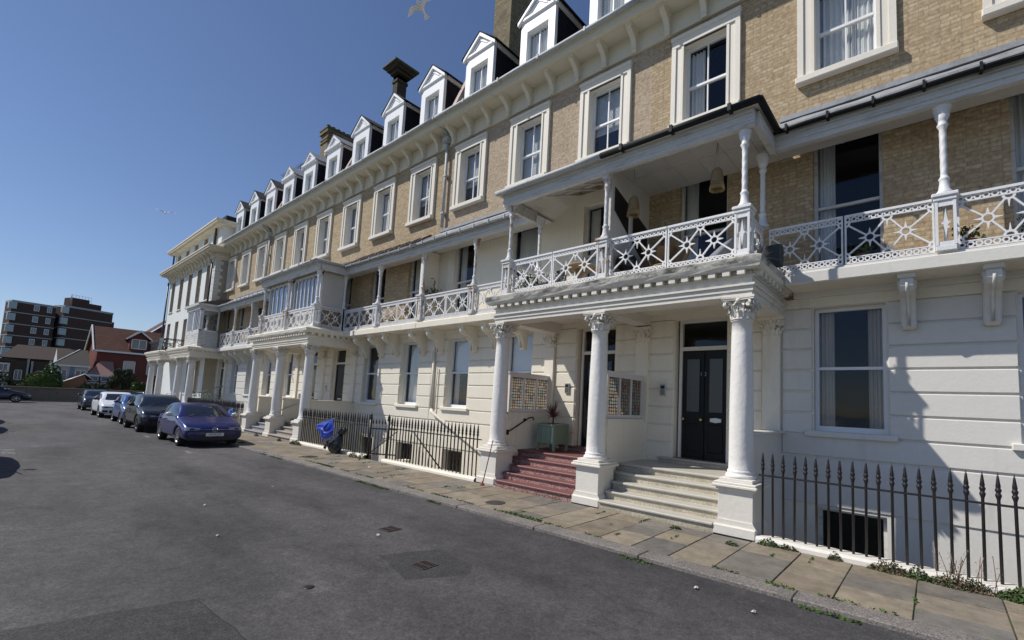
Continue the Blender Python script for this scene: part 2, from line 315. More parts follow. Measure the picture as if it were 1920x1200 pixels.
def circ(r, n=16, cx=0, cz=0, a0=0, a1=2*math.pi): return [(cx+r*math.cos(a0+(a1-a0)*i/n), cz+r*math.sin(a0+(a1-a0)*i/n)) for i in range(n)]
def leaves(mb, n, pos, size, cols, flat=.0, asp=1.6):
    """n small leaf quads; pos() gives a point, cols list of colours"""
    if mb.col is None: mb.col = []
    for _ in range(n):
        p = Vector(pos()); s = size*random.uniform(.6, 1.35)
        d = Vector((random.gauss(0, 1), random.gauss(0, 1), random.gauss(0, 1)*(1-flat))).normalized(); e = d.cross(Vector((random.gauss(0, 1), random.gauss(0, 1), random.gauss(0, 1)))).normalized()
        mb.add([p-d*s*asp/2, p+e*s/2, p+d*s*asp/2, p-e*s/2], [(0, 1, 2, 3)], 0); c = random.choice(cols); k = random.uniform(.75, 1.25); mb.col.append((c[0]*k, c[1]*k, c[2]*k))
    return mb

# ------------------------------------------------------------------ setting
def ck(k): return -.99-2.28*k
PV = .06; RD = .018                     # pavement and road level
XL = -44.3; XR = 2.43                   # block ends
AREAS = [(-15.55, -7.05), (-1.76, XR), (-29.2, -20.85)]   # light wells between the porticoes
mb = MB(); mb.sheet(-420, 300, -260, 260, [(XL+1.5, XR+12, -1.9, 12)], -.075, ax='z'); tag(mb.build('ground', grassM), kind='structure')
mb = MB(); mb.sheet(-53.6, 60, -11.2, -3.33, [], RD, ax='z'); mb.sheet(-53.6, -15.6, -3.33, -3.15, [], RD, ax='z'); mb.sheet(-53.6, -46.2, -3.36, 60, [], RD, ax='z'); mb.sheet(-53.6, -46.2, -60, -11.2, [], RD, ax='z')
tag(mb.build('road', asph), kind='structure')
# repaired asphalt patches: thin irregular sheets on the road
jointD = mat('tar_joint', (.018, .018, .018), .8, .3, 20)
def patch(name, pts, z=RD+.0015, cut=True):
    P = []
    for i in range(len(pts)):
        a = Vector(pts[i]); b = Vector(pts[(i+1) % len(pts)])
        for j in range(8):
            q = a.lerp(b, j/8); n = Vector((-(b-a).y, (b-a).x)).normalized(); P.append(q+n*random.uniform(-.012, .012))
    m = MB(); m.add([(p.x, p.y, z) for p in P], [tuple(range(len(P)))]); n = len(P); cc_ = sum(P, Vector((0, 0)))/n; o = len(m.v)
    for p in (P if cut else []): e = (p-cc_).normalized(); q = p+e*random.uniform(.003, .014); m.v += [(p.x, p.y, z+.0008), (q.x, q.y, z+.0008)]
    if cut: m.f += [(o+2*i, o+2*i+1, o+2*((i+1) % n)+1, o+2*((i+1) % n)) for i in range(n)]; m.m += [1]*n; m.sm += [False]*n
    tag(m.build(name, [asph2, jointD]), kind='structure')
patch('road_patch', [(-4.75, -7.92), (-4.46, -6.88), (-3.35, -6.82), (-3.1, -7.9)])
patch('road_patch', [(-4.47, -5.36), (-3.72, -5.52), (-3.45, -5.02), (-3.62, -4.83), (-4.25, -4.78)], cut=False)
patch('road_patch', [(-9.5, -9.8), (-8.6, -8.9), (-7.2, -9.3), (-7.8, -10.4)])
# kerb stones with a step
mb = MB(); x = 14.
while x > -45.6:
    L = random.uniform(1.3, 1.65); dk = .20 if x < -15.6 else 0; mb.cbox(x-L+.006, x, -3.41+dk+random.uniform(-.003, .003), -3.17+dk, -.12, PV+random.uniform(-.002, .002), .009); x -= L
tag(mb.build('kerb', granite), kind='structure')
mb = MB(); mb.box(-15.8, 14, -3.18, -1.84, -.15, PV-.012); mb.box(-46, -15.8, -2.98, -1.84, -.15, PV-.012); mb.box(-46.2, XL-.2, -1.84, 12, -.15, PV-.012); tag(mb.build('pavement_bed', jointM), kind='structure')
mb = MB(); mb.col = []; x = 14.
buff = [(.235, .195, .142), (.22, .182, .135), (.25, .212, .158), (.215, .182, .14), (.24, .202, .15)]; grey = [(.165, .152, .135), (.18, .162, .14), (.19, .17, .145)]
while x > -45.8:
    W = random.uniform(.46, .62); y = -3.165 if x > -15.6 else -2.965; first = True
    while y < -1.87:
        L = random.choice((.32, .45, .55)) if first else random.uniform(.34, .56); first = False
        if -1.84-(y+L) < .28: L = -1.84-y
        k = random.uniform(.9, 1.1); c = random.choice(grey if random.random() < .24 else buff); z = PV+random.uniform(-.003, .003)
        mb.cbox(x-W+.006, x-.006, y+.006, y+L-.006, PV-.03, z, .004); mb.col += [(c[0]*k, c[1]*k, c[2]*k)]*26; y += L
    x -= W
tag(mb.build('pavement', slabM), kind='structure')
mb = MB(); mb.box(-60, 60, -14.5, -11.2, -.15, .05); tag(mb.build('sea_side_pavement', mat('concrete_paving', (.30, .29, .27), .9, .12, 2, .2)), kind='structure')
mb = MB(); mb.add([(-400, -255, -.06), (280, -255, -.06), (280, -40, -.06), (-400, -40, -.06)], [(0, 1, 2, 3)]); tag(mb.build('sea', mat('sea_water', (.02, .05, .07), .18, .1, .2, .4, 1.5)), kind='structure')
mb = MB(); mb.box(-54.8, -53.6, -40, 40, -.15, .045); tag(mb.build('far_pavement', mat('far_paving', (.34, .32, .29), .9, .1, 2)), kind='structure')
mb = MB()
for a in AREAS: mb.box(a[0], a[1], -1.66, .0, -1.75, -1.6)
for a in AREAS: mb.box(a[0], a[1], -1.72, -1.66, -1.75, -.06)
tag(mb.build('basement_yard', mat('area_concrete', (.33, .31, .28), .9, .15, 3, .2)), kind='structure')
# worn white line marks
mk = mat('worn_road_paint', (.30, .30, .30), .8, .25, 20, dirt=(.06, .06, .06), dscale=22, dlo=.46, dhi=.54)
mb = MB(); mb.box(-50.5, -50.3, -7.2, -6.2, RD+.001, RD+.005)
for x0 in (-16.6, -16.3, -16.0, -15.7): mb.box(x0, x0+.12, -8.6, -7.55, RD+.001, RD+.005)
mb.box(-14.9, -14.3, -4.75, -4.67, RD+.001, RD+.005); mb.box(-19.8, -19.2, -4.75, -4.67, RD+.001, RD+.005); mb.box(-29.8, -29.2, -4.75, -4.67, RD+.001, RD+.005)
tag(mb.build('road_marking', mk), kind='structure')
# iron covers
def cover(x, y, r, z, label):
    t = thing('manhole_cover', label, 'manhole cover', (x, y, z), 0, 'covers set in the paving')
    m = MB(); m.lathe([(r, -.01), (r, .006), (r-.02, .008), (r-.025, .004)], n=28)
    for i in range(-5, 6):
        for j in range(-5, 6):
            if math.hypot(i, j)*r*.17 < r*.86: m.box(i*r*.17-.011, i*r*.17+.011, j*r*.17-.011, j*r*.17+.011, .004, .008)
    m.build('cover_plate', mat('rusty_cast_iron', (.07, .06, .055), .7, .3, 12, .3), t)
cover(-5.42, -2.82, .16, PV, 'round iron cover in the pavement before the red steps')
cover(-12.15, -2.82, .2, PV, 'round iron cover in the pavement near the black rubbish sack')
def grate(x, y, label):
    t = thing('drain_grate', label, 'drain grate', (x, y, RD+.002), .1, 'small iron drains in the road')
    m = MB(); m.box(-.1, .1, -.1, -.085, 0, .007); m.box(-.1, .1, .085, .1, 0, .007); m.box(-.1, -.085, -.085, .085, 0, .007); m.box(.085, .1, -.085, .085, 0, .007)
    for i in range(5): m.box(-.07+i*.03, -.058+i*.03, -.085, .085, 0, .006)
    m.box(-.085, .085, -.006, .006, .001, .0065); m.build('grate_bars', mat('brown_cast_iron', (.06, .042, .038), .7, .3, 12), t)
grate(-3.92, -5.19, 'iron drain in the rough patch of asphalt'); grate(-5.26, -4.75, 'iron drain in the road beside the patch')
cov = thing('valve_cover', 'tiny round iron lid in the open road', 'valve cover', (-4.13, -6.19, RD)); m = MB(); m.lathe([(.045, 0), (.045, .004), (.03, .006)], n=14); m.build('lid', blackI, cov)

# ------------------------------------------------------------------ windows (built once, copied)
def arch_frame(m, w, h, fw, y0, y1, mi=0):      # rectangular frame around 0..h centred on x
    m.box(-w/2, -w/2+fw, y0, y1, 0, h, mi); m.box(w/2-fw, w/2, y0, y1, 0, h, mi); m.box(-w/2+fw, w/2-fw, y0, y1, h-fw, h, mi); m.box(-w/2+fw, w/2-fw, y0, y1, 0, fw*1.5, mi)
def curtain_mesh(x0, x1, z0, z1, y, mt, waves=5, amp=.03):
    m = MB(); n = waves*8; vs = []
    for i in range(n+1):
        t = i/n; x = x0+(x1-x0)*t; yy = y+amp*math.sin(t*waves*2*math.pi)+amp*.5*math.sin(t*waves*5.1)
        vs += [(x, yy, z0), (x, yy*1.0+.0, z1)]
    m.add(vs, [(2*i, 2*i+2, 2*i+3, 2*i+1) for i in range(n)], 0, True); return m.mesh('curtain', mt)
def blind_mesh(w, z0, z1, y):
    m = MB(); z = z1
    while z > z0: m.add([(-w/2, y+.006, z), (w/2, y+.006, z), (w/2, y-.006, z-.0295), (-w/2, y-.006, z-.0295)], [(0, 1, 2, 3)]); z -= .03
    return m.mesh('slats', blindM)
def sash_mesh(w, h, meet, bars, mt, fw=.05, y=.0, transom=None):
    m = MB(); arch_frame(m, w, h, fw, y, y+.07)
    m.box(-w/2+fw, w/2-fw, y-.005, y+.06, meet-.022, meet+.022)
    for b in range(bars):
        x = -w/2+fw+(w-2*fw)*(b+1)/(bars+1); m.box(x-.012, x+.012, y+.01, y+.045, fw*1.5, meet-.022); m.box(x-.012, x+.012, y+.01, y+.045, meet+.022, h-fw)
    return m.mesh('sash', mt)
def pane_mesh(w, h, y, mt, fw=.05):
    m = MB(); m.quad((-w/2+fw, y, fw), (w/2-fw, y, fw), (w/2-fw, y, h-fw), (-w/2+fw, y, h-fw)); return m.mesh('pane', mt)
def window(parent, x, z, frame, sash, pane, extra=(), y=0.):
    w = link('window', frame, parent, (x, y, z)); link('sash', sash, w); link('pane', pane, w)
    for n, me in extra: link(n, me, w)
    return w
# second floor: moulded surround proud of the brick, sash 2 over 2
def surround_mesh(w, h, sw=.25, d=.07):
    m = MB(); W = w/2+sw
    for a, b, dd in ((W, W-.09, d), (W-.09, w/2+.05, d*.62), (w/2+.05, w/2, d*.9)):
        m.box(-a, -b, -dd, .0, 0, h); m.box(b, a, -dd, 0, 0, h)
    m.cbox(-W, W, -d, 0, h, h+.21, .008); m.cbox(-W-.015, W+.015, -d-.035, -.0, h+.16, h+.23, .01); m.box(-w/2, w/2, -d*.7, 0, h-.0, h+.0001)
    m.cbox(-W-.02, W+.02, -d-.07, 0, -.12, 0, .015)
    # reveal
    m.quad((-w/2, -.0, 0), (-w/2, .17, 0), (-w/2, .17, h), (-w/2, 0, h)); m.quad((w/2, .17, 0), (w/2, 0, 0), (w/2, 0, h), (w/2, .17, h)); m.quad((-w/2, 0, h), (-w/2, .17, h), (w/2, .17, h), (w/2, 0, h)); m.quad((-w/2, .17, 0), (-w/2, 0, 0), (w/2, 0, 0), (w/2, .17, 0))
    return m.mesh('window', surr)
W2, H2 = .84, 1.62
f2 = surround_mesh(W2, H2); s2 = sash_mesh(W2, H2, .78, 1, white, .045, .12); s2b = sash_mesh(W2, H2, .78, 0, white, .045, .12); p2 = pane_mesh(W2, H2, .155, glass); p2d = pane_mesh(W2, H2, .155, darkglass)
cur2a = curtain_mesh(-.4, -.1, .08, 1.55, .24, curtain, 4); cur2b = curtain_mesh(.02, .4, .05, 1.55, .26, curtain, 5); cur2c = curtain_mesh(-.4, .4, .06, 1.55, .28, curtain, 9); bl2 = blind_mesh(.8, .62, 1.56, .23); bl2b = blind_mesh(.8, .25, 1.56, .23)
# ground floor: recessed plain sash, 1 over 1
W0, H0_, Z0 = .92, 1.90, 1.44
def rf_mesh(w, h, sill=True, sw=.0, mt=None, proj=.09):
    m = MB(); m.cbox(-w/2-.12, w/2+.12, -proj, .16, -.09, 0, .012); return m.mesh('window', mt or paleW)
f0 = rf_mesh(W0, H0_); f0c = rf_mesh(W0, H0_, mt=cream); s0 = sash_mesh(W0, H0_, .96, 0, white, .05, .13); p0 = pane_mesh(W0, H0_, .165, darkglass); p0s = pane_mesh(W0, H0_, .165, glass)
c0a = curtain_mesh(-.43, -.22, .05, 1.86, .28, curtD, 4, .02); c0b = curtain_mesh(.22, .43, .05, 1.86, .28, curtD, 4, .02); c0n = curtain_mesh(-.42, .1, .05, 1.86, .30, curtain, 9, .012)
bl0 = MB().quad((-.42, .24, 1.0), (.42, .24, 1.0), (.42, .24, 1.86), (-.42, .24, 1.86)).mesh('blind', blindM)
# first floor french window
W1, H1_, Z1 = .92, 2.3, 3.82
f1 = MB().box(-W1/2-.06, W1/2+.06, -.03, .02, -.06, 0).mesh('window', surr); s1 = sash_mesh(W1, H1_, 1.15, 0, fasc, .05, .10); p1 = pane_mesh(W1, H1_, .135, darkglass); c1a = curtain_mesh(-.43, -.18, .05, 2.25, .25, curtain, 5, .02); c1b = curtain_mesh(-.42, .42, .05, 2.25, .30, curtain, 11, .02)
# basement window
fb = rf_mesh(.86, 1.5, mt=paleW, proj=.02); sb = sash_mesh(.86, 1.5, .75, 0, fasc, .05, .13); pb = pane_mesh(.86, 1.5, .165, darkglass)
# dormer window
sd = sash_mesh(.78, 1.48, .58, 1, white, .04, .0); pd = pane_mesh(.78, 1.48, .03, glass, .04); cd_ = curtain_mesh(-.37, .37, .03, 1.44, .1, curtain, 8, .02)

# ------------------------------------------------------------------ eaves bracket, balcony scroll bracket
m = MB(); m.prism([(-.36, .58), (-.36, .50), (-.30, .44), (-.20, .36), (-.13, .24), (-.10, .10), (-.11, .02), (-.08, -.02), (0, -.02), (0, .58)], 'x', -.055, .055); m.cbox(-.075, .075, -.385, 0, .56, .62, .01); EAVB = m.mesh('eaves_bracket', eavesM)
def scroll(mt):
    m = MB(); pr = [(-.50, .50), (-.53, .44), (-.53, .36), (-.48, .30), (-.40, .27), (-.30, .24), (-.22, .16), (-.16, .04), (-.13, -.06), (-.13, -.12), (-.09, -.16), (0, -.16), (0, .50)]
    m.prism(pr, 'x', -.07, .07); m.prism([(a*.93-.0, b*.95+.01) for a, b in pr], 'x', -.085, .085)
    for sx in (-1, 1):
        pts = [(sx*.088, -.42+(.085-.075*t/14)*math.cos(.5+t*.75), .39+(.085-.075*t/14)*math.sin(.5+t*.75)) for t in range(14)]; m.tube(pts, .014, 5)
    m.cbox(-.10, .10, -.56, 0, .46, .53, .012); m.tube([(0, -.535, .40), (0, -.49, .30), (0, -.36, .25), (0, -.25, .18), (0, -.17, .04), (0, -.14, -.12)], .022, 6)
    return m.mesh('scroll_bracket', mt)
SCRW = scroll(paleW); SCRC = scroll(cream)

# ------------------------------------------------------------------ sunburst railing panel and iron posts
def railing_mesh(W, H=.70, T=.022, name='railing_panel', simple=False):
    m = MB()
    def plate(p): m.prism(p, 'y', -T/2, T/2)
    def strip(a, b, w):
        a = Vector(a); b = Vector(b); n = Vector((-(b-a).y, (b-a).x)).normalized()*w/2; plate([a-n, b-n, b+n, a+n])
    def ring(cx, cz, ro, ri, n=10, a0=0, a1=2*math.pi):
        P = [(cx+r*math.cos(a0+(a1-a0)*i/n), cz+r*math.sin(a0+(a1-a0)*i/n)) for r in (ro, ri) for i in range(n+1)]
        vs = [(p[0], y, p[1]) for y in (-T/2, T/2) for p in P]; k = n+1; q = 2*k; F = []
        for i in range(n): F += [(i, i+1, k+i+1, k+i), (q+i+1, q+i, q+k+i, q+k+i+1), (i+1, i, q+i, q+i+1), (k+i, k+i+1, q+k+i+1, q+k+i)]
        m.add(vs, F)
    def star(cx, cz, r, angs):
        ring(cx, cz, r, r*.68, 14)
        for a in angs:
            d = Vector((math.cos(a), math.sin(a))); n = Vector((-d.y, d.x)); c = Vector((cx, cz)); plate([c+d*r*.95-n*.016, c+d*r*2.05-n*.003, c+d*r*2.05+n*.003, c+d*r*.95+n*.016])
    m.box(0, W, -.028, .028, H-.02, H+.012); m.box(0, W, -.014, .014, H-.10, H-.085); m.box(0, W, -.014, .014, 0, .014); m.box(0, W, -.014, .014, .085, .10)
    m.box(0, .022, -.014, .014, 0, H); m.box(W-.022, W, -.014, .014, 0, H)
    for z in (.05, H-.052):
        n = max(3, round(W/.078)); s = W/n
        for i in range(n): ring((i+.5)*s, z, s*.50, s*.27, 8)
    z0, z1 = .10, H-.10; zc = (z0+z1)/2; a = .30*W; b = .70*W; r = .064
    q = [0, math.pi/2, math.pi, 3*math.pi/2]; star(a, zc, r, q); star(b, zc, r, q)
    ring(W/2, z1, r, r*.6, 8, math.pi, 2*math.pi); ring(W/2, z0, r, r*.6, 8, 0, math.pi)
    plate([(W/2-.012, z1-r*.9), (W/2-.002, z1-r*2.3), (W/2+.002, z1-r*2.3), (W/2+.012, z1-r*.9)][::-1]); plate([(W/2-.012, z0+r*.9), (W/2-.002, z0+r*2.3), (W/2+.002, z0+r*2.3), (W/2+.012, z0+r*.9)])
    for cx, s in ((0, 1), (W, -1)):
        for cz, a0 in ((z0, 0), (z1, -math.pi/2)):
            if s < 0: a0 = math.pi/2 if cz == z0 else math.pi
            ring(cx, cz, r*1.1, r*.72, 5, a0, a0+math.pi/2)
    def diag(p, q, ra, rb):
        p = Vector(p); q = Vector(q); d = (q-p).normalized(); strip(p+d*ra, q-d*rb, .021)
    for cx, sx in ((a, 0), (b, W)):
        for cz in (z0, z1): diag((cx, zc), (sx, cz), r*.95, r); diag((cx, zc), (W/2, cz), r*.95, r*.95)
    return m.mesh(name, ironW)
RAILP = {}
def railing(parent, x, y, z, W, rz=0., mt=None):
    k = round(W, 2)
    if k not in RAILP: RAILP[k] = railing_mesh(k)
    o = link('railing_panel', RAILP[k], parent, (x, y, z), rz); return o
def post_meshes(mt):
    m = MB(); w = .105      # pierced pedestal, 0 .. .74
    m.cbox(-w, w, -w, w, 0, .07, .008); m.cbox(-w-.03, w+.03, -w-.03, w+.03, .70, .75, .01); m.cbox(-w-.012, w+.012, -w-.012, w+.012, .65, .70, .008)
    for sx in (-1, 1):
        for sy in (-1, 1): m.box(sx*w, sx*(w-.032), sy*w, sy*(w-.032), .07, .65)
    for sy in (-1, 1):
        m.box(-w+.032, w-.032, sy*(w-.006), sy*(w-.022), .07, .12); m.box(-w+.032, w-.032, sy*(w-.006), sy*(w-.022), .58, .65)
        m.prism([(0, .17), (.022, .34), (.05, .36), (.022, .38), (0, .55), (-.022, .38), (-.05, .36), (-.022, .34)], 'y', sy*(w-.008), sy*(w-.022))
        m.box(sy*(w-.006), sy*(w-.022), -w+.032, w-.032, .07, .12); m.box(sy*(w-.006), sy*(w-.022), -w+.032, w-.032, .58, .65)
        m.prism([(0, .17), (.022, .34), (.05, .36), (.022, .38), (0, .55), (-.022, .38), (-.05, .36), (-.022, .34)], 'x', sy*(w-.008), sy*(w-.022))
    m.lathe([(.02, .07), (.02, .65)], n=6)
    ped = m.mesh('pedestal', mt)
    m = MB(); pr = [(.095, .75), (.09, .79), (.06, .83), (.05, .93), (.052, .95), (.062, .97), (.05, .99)]
    z = 1.0
    while z < 1.66: pr.append((.038, z)); z += .022
    pr += [(.055, 1.68), (.062, 1.70), (.048, 1.72), (.055, 1.76), (.082, 1.82), (.07, 1.84), (.095, 1.88), (.088, 1.90), (.108, 1.93), (.108, 1.96)]
    def fn(r, z, a):
        if 1. <= z <= 1.66: return r*(1+.055*math.cos(2*a-z*44))
        if .8 < z < .93: return r*(1+.06*math.cos(8*a))
        return r
    m.lathe(pr, n=16, fn=fn); return ped, m.mesh('shaft', mt)
POST = post_meshes(ironW); POSTR = post_meshes(ironR)
def iron_post(parent, x, y, z=3.82, rust=False, tilt=0):
    P = POSTR if rust else POST; o = link('iron_post', P[1], parent, (x, y, z)); link('pedestal', P[0], o); return o

# ------------------------------------------------------------------ corinthian capital
def capital_mesh(mt, name='capital'):
    m = MB(); m.lathe([(.135, 0), (.155, .005), (.155, .02), (.138, .03), (.135, .15), (.16, .24), (.17, .26)], n=20)
    def leaf(a, z0, h, w, out, r0=.135):
        n = 7; vs = []; d = Vector((math.cos(a), math.sin(a), 0)); t = Vector((-math.sin(a), math.cos(a), 0))
        for i in range(n):
            s = i/(n-1); r = r0+.012+out*(s**2.2); z = z0+h*(math.sin(min(s*1.12, 1.)*math.pi/2))-(.035 if s > .95 else 0); ww = w*(.75+.5*math.sin(s*math.pi)-.55*s)
            for k in (-1, -.5, 0, .5, 1): vs.append(d*(r+(.014 if k == 0 else 0)-(abs(k)*.012))+t*ww*k*(1+.16*((i % 2)*2-1)*abs(k))+Vector((0, 0, z)))
        fs = [(i*5+k, i*5+k+1, i*5+k+6, i*5+k+5) for i in range(n-1) for k in range(4)]
        m.add(vs, fs, 0, False); m.add([v-d*.022 for v in vs], [f[::-1] for f in fs], 0, False)
    for i in range(8): leaf(i*math.pi/4, .02, .11, .055, .055)
    for i in range(8): leaf((i+.5)*math.pi/4, .03, .185, .05, .07)
    for i in range(4):
        a = math.pi/4+i*math.pi/2; d = Vector((math.cos(a), math.sin(a), 0)); c = d*.225+Vector((0, 0, .205))
        for off in (-1, 1):
            t = Vector((-math.sin(a), math.cos(a), 0))*.022*off
            pts = [d*.15+Vector((0, 0, .10))+t*2, d*.175+Vector((0, 0, .19))+t*1.5]+[c+t+d*(.05-.0042*k)*math.cos(2.3-k*.72)+Vector((0, 0, (.05-.0042*k)*math.sin(2.3-k*.72))) for k in range(11)]
            m.tube(pts, .019, 6)
        b = i*math.pi/2; e = Vector((math.cos(b), math.sin(b), 0)); m.ball(tuple(e*.178+Vector((0, 0, .255))), .036, 0, 8, 5)
        for off in (-1, 1): tt = Vector((-math.sin(b), math.cos(b), 0)); m.tube([e*.15+Vector((0, 0, .17))+tt*.03*off, e*.165+Vector((0, 0, .215))+tt*.055*off, e*.175+Vector((0, 0, .235))+tt*.035*off, e*.17+Vector((0, 0, .22))+tt*.025*off], .012, 5)
    P = []
    for i in range(4):
        a = math.pi/4+i*math.pi/2; b = a+math.pi/2; c1 = Vector((math.cos(a), math.sin(a)))*.30; c2 = Vector((math.cos(b), math.sin(b)))*.30
        for k in range(7):
            s = k/7; p = c1.lerp(c2, s); p = p*(1-.14*math.sin(s*math.pi)); P.append((p.x, p.y))
    m.prism(P, 'z', .262, .285); m.prism([(x*1.04, y*1.04) for x, y in P], 'z', .285, .315); return m.mesh(name, mt)
CAPM = capital_mesh(portic); CAPC = capital_mesh(cream)
pilcap = CAPC
m = MB(); prof = [(.20, 0), (.20, .03), (.185, .05), (.17, .055), (.175, .075), (.175, .09), (.165, .10)]
for i in range(14): t = i/13; prof.append((.160-.028*t**1.6, .11+1.96*t))
prof += [(.145, 2.075), (.145, 2.09)]
def wob(r, z, a): return r*(1+.012*math.sin(3*a+z*2.1)+.010*math.sin(7*a-z*5)) if z > .11 else r
m.lathe(prof, n=28, fn=wob); SHAFT = m.mesh('column', colM)
m = MB(); w = .27
m.cbox(-w, w, -w, w, 0, .13, .012); m.prism([(-w+.0, .13), (w, .13), (w-.045, .20), (-w+.045, .20)], 'y', -w+.03, w-.03); m.cbox(-w+.045, w-.045, -w+.045, w-.045, .12, .60, .006)
m.cbox(-w+.02, w-.02, -w+.02, w-.02, .58, .615, .008); m.cbox(-w-.02, w+.02, -w-.02, w+.02, .615, .655, .01); m.cbox(-w+.0, w, -w, w, .655, .685, .008); m.cbox(-.215, .215, -.215, .215, .685, .73, .006); PEDM = m.mesh('pedestal', portic)
# ------------------------------------------------------------------ terraced houses
GRV = [1.05, 1.38, 1.71, 2.04, 2.37, 2.70, 3.02, 3.35]
def house(idx, ks, doors, label, brick, stucco, c1wall, gutter, canopy_mt, variants, x1=None, x0=None):
    """ks: bay indices, left to right reversed (ks[0] is the rightmost)"""
    xr = ck(ks[0])+1.14 if x1 is None else x1; xl = ck(ks[-1])-1.14 if x0 is None else x0
    ox = (xl+xr)/2; t = thing('terraced_house', label, 'house', (ox, 0, 0), 0, 'houses of the seaside terrace')
    L = lambda x: x-ox
    a, b = L(xl), L(xr)
    GF = stucco
    # walls with openings
    H2o = [(L(ck(k))-W2/2-.015, L(ck(k))+W2/2+.015, 7.205, 7.235+H2) for k in ks]; H1o = [(L(ck(k))-W1/2, L(ck(k))+W1/2, Z1, Z1+H1_) for k in ks]
    m = MB(); m.sheet(a, b, 6.4, 9.2, H2o, 0, depth=.17)
    if c1wall is None: m.sheet(a, b, 3.5, 6.4, H1o, 0, depth=.15)
    m.build('brick_wall', brick, t)
    if c1wall is not None: MB().sheet(a, b, 3.5, 6.4, H1o, -.004, depth=.15).build('rendered_wall', c1wall, t)
    H0o = []; HB = []; bands = []
    for k in ks:
        c = L(ck(k))
        if k in doors: H0o.append((c-.48, c+.48, .79, 3.33))
        else: H0o.append((c-W0/2, c+W0/2, Z0, Z0+H0_)); HB.append((c-.43, c+.43, -1.2, .30))
    m = MB(); m.sheet(a, b, -1.6, 3.5, H0o+HB, 0, depth=.16)
    for z0, z1 in zip(GRV[:-1], GRV[1:]):
        cuts = sorted([(h[0]-.02, h[1]+.02) for h in H0o if h[2] < z1-.05 and h[3] > z0+.05]+[(L(x)-.15, L(x)+.15) for x in variants.get('pil', [])]); x = a
        for c0, c1 in cuts+[(b, b)]:
            if c0-x > .06: m.cbox(x+.001, c0, -.028, .01, z0+.012, z1-.012, .012)
            x = max(x, c1)
    m.box(a, b, -.03, .0, 3.35, 3.5); x = a
    for c0, c1 in sorted((h[0]-.02, h[1]+.02) for h in H0o if h[2] < 1)+[(b, b)]:
        if c0-x > .06: m.cbox(x+.001, c0, -.02, .01, .70 if any(k in doors for k in ks) and False else .34, 1.035, .01)
        x = max(x, c1)
    if variants.get('split') is not None:
        sx = L(variants['split']); m.m = [1 if (sum(m.v[q][0] for q in f)/len(f) < sx or sum(m.v[q][2] for q in f)/len(f) > 3.3) else 0 for f in m.f]
    m.build('rusticated_wall', [GF, cream], t)
    for k in ks:
        c = L(ck(k)); v = variants.get(k, {})
        ex = [('curtain', x) for x in v.get('c2', ())]; ex = [('blind', x[1]) if x[1] in (bl2, bl2b) else x for x in ex]
        window(t, c, 7.22, f2, v.get('s2', s2), v.get('p2', p2), ex)
        window(t, c, Z1, f1, v.get('s1', s1), v.get('p1', p1), [('curtain', x) for x in v.get('c1', (c1a,))])
        if k not in doors:
            window(t, c, Z0, f0 if stucco is paleW else f0c, s0, v.get('p0', p0s), [('blind' if x is bl0 else 'curtain', x) for x in v.get('c0', ())])
            window(t, c, -1.2, fb, sb, pb)
    # eaves: frieze, brackets, soffit, fascia and gutter
    m = MB(); m.box(a, b, -.035, 0, 9.2, 9.66); m.cbox(a, b, -.06, -.03, 9.2, 9.235, .006); m.box(a, b, -.395, -.0, 9.66, 9.69); m.prism([(-.50, 9.66), (-.50, 9.78), (-.55, 9.84), (-.40, 9.84), (-.40, 9.66)], 'x', a, b); m.box(a, b, -.40, .015, 9.695, 9.84); m.build('cornice', eavesM, t)
    n = 9; w = (b-a)/n
    for i in range(n): link('eaves_bracket', EAVB, t, (a+(i+.5)*w, -.03, 9.20), sc=(1, 1, .76))
    m = MB(); pts = [(a+(b-a)*i/10, -.585+.004*math.sin(i*2.1), 9.85+.006*math.sin(i*1.3+idx)) for i in range(11)]; m.tube(pts, .055, 8)
    for i in range(0, 10, 2): m.box(pts[i][0], pts[i][0]+.05, -.645, -.53, 9.80, 9.905)
    m.build('gutter', gutG, t)
    # mansard roof, back wall, gable ends and dark rooms
    m = MB(); m.prism([(.02, 9.845), (.95, 9.87), (1.5, 12.2), (4.5, 13.0), (8.2, 12.2), (9, 9.9), (9, 9.8), (.02, 9.8)], 'x', a, b); m.build('mansard_roof', variants.get('roofm', slate), t)
    m = MB(); m.box(a, b, 8.9, 9.05, -1.6, 9.79); m.box(a, a+.1, .18, 8.9, -1.6, 9.79); m.box(b-.1, b, .18, 8.9, -1.6, 9.79); m.build('party_wall', brickC, t)
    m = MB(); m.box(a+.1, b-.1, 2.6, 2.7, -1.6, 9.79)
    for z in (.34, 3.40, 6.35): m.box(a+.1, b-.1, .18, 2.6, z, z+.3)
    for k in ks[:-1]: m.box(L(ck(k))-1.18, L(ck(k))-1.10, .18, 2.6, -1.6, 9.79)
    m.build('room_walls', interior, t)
    # dormers
    for k in ks:
        c = L(ck(k)); ped = variants.get('ped', 0); d = MB()
        w, y0, z0, z1, za = .60, .06, 9.80, 11.92, 12.44
        d.box(c-w, c-.37, y0, y0+.10, z0, z1); d.box(c+.37, c+w, y0, y0+.10, z0, z1); d.box(c-.37, c+.37, y0, y0+.16, 11.50, z1); d.box(c-.40, c-.37, y0+.1, y0+.16, z0, z1); d.box(c+.37, c+.40, y0+.1, y0+.16, z0, z1); d.box(c-.37, c+.37, y0, y0+.12, z0, 10.02)
        d.prism([(c-w, z1), (c+w, z1), (c, za-.12)], 'y', y0+.0, y0+.09)
        if ped:
            d.cbox(c-w-.10, c+w+.10, y0-.10, y0+.05, z1-.05, z1+.05, .01)
        else: d.cbox(c-w-.04, c+w+.04, y0-.05, y0+.03, z1-.08, z1+.0, .01)
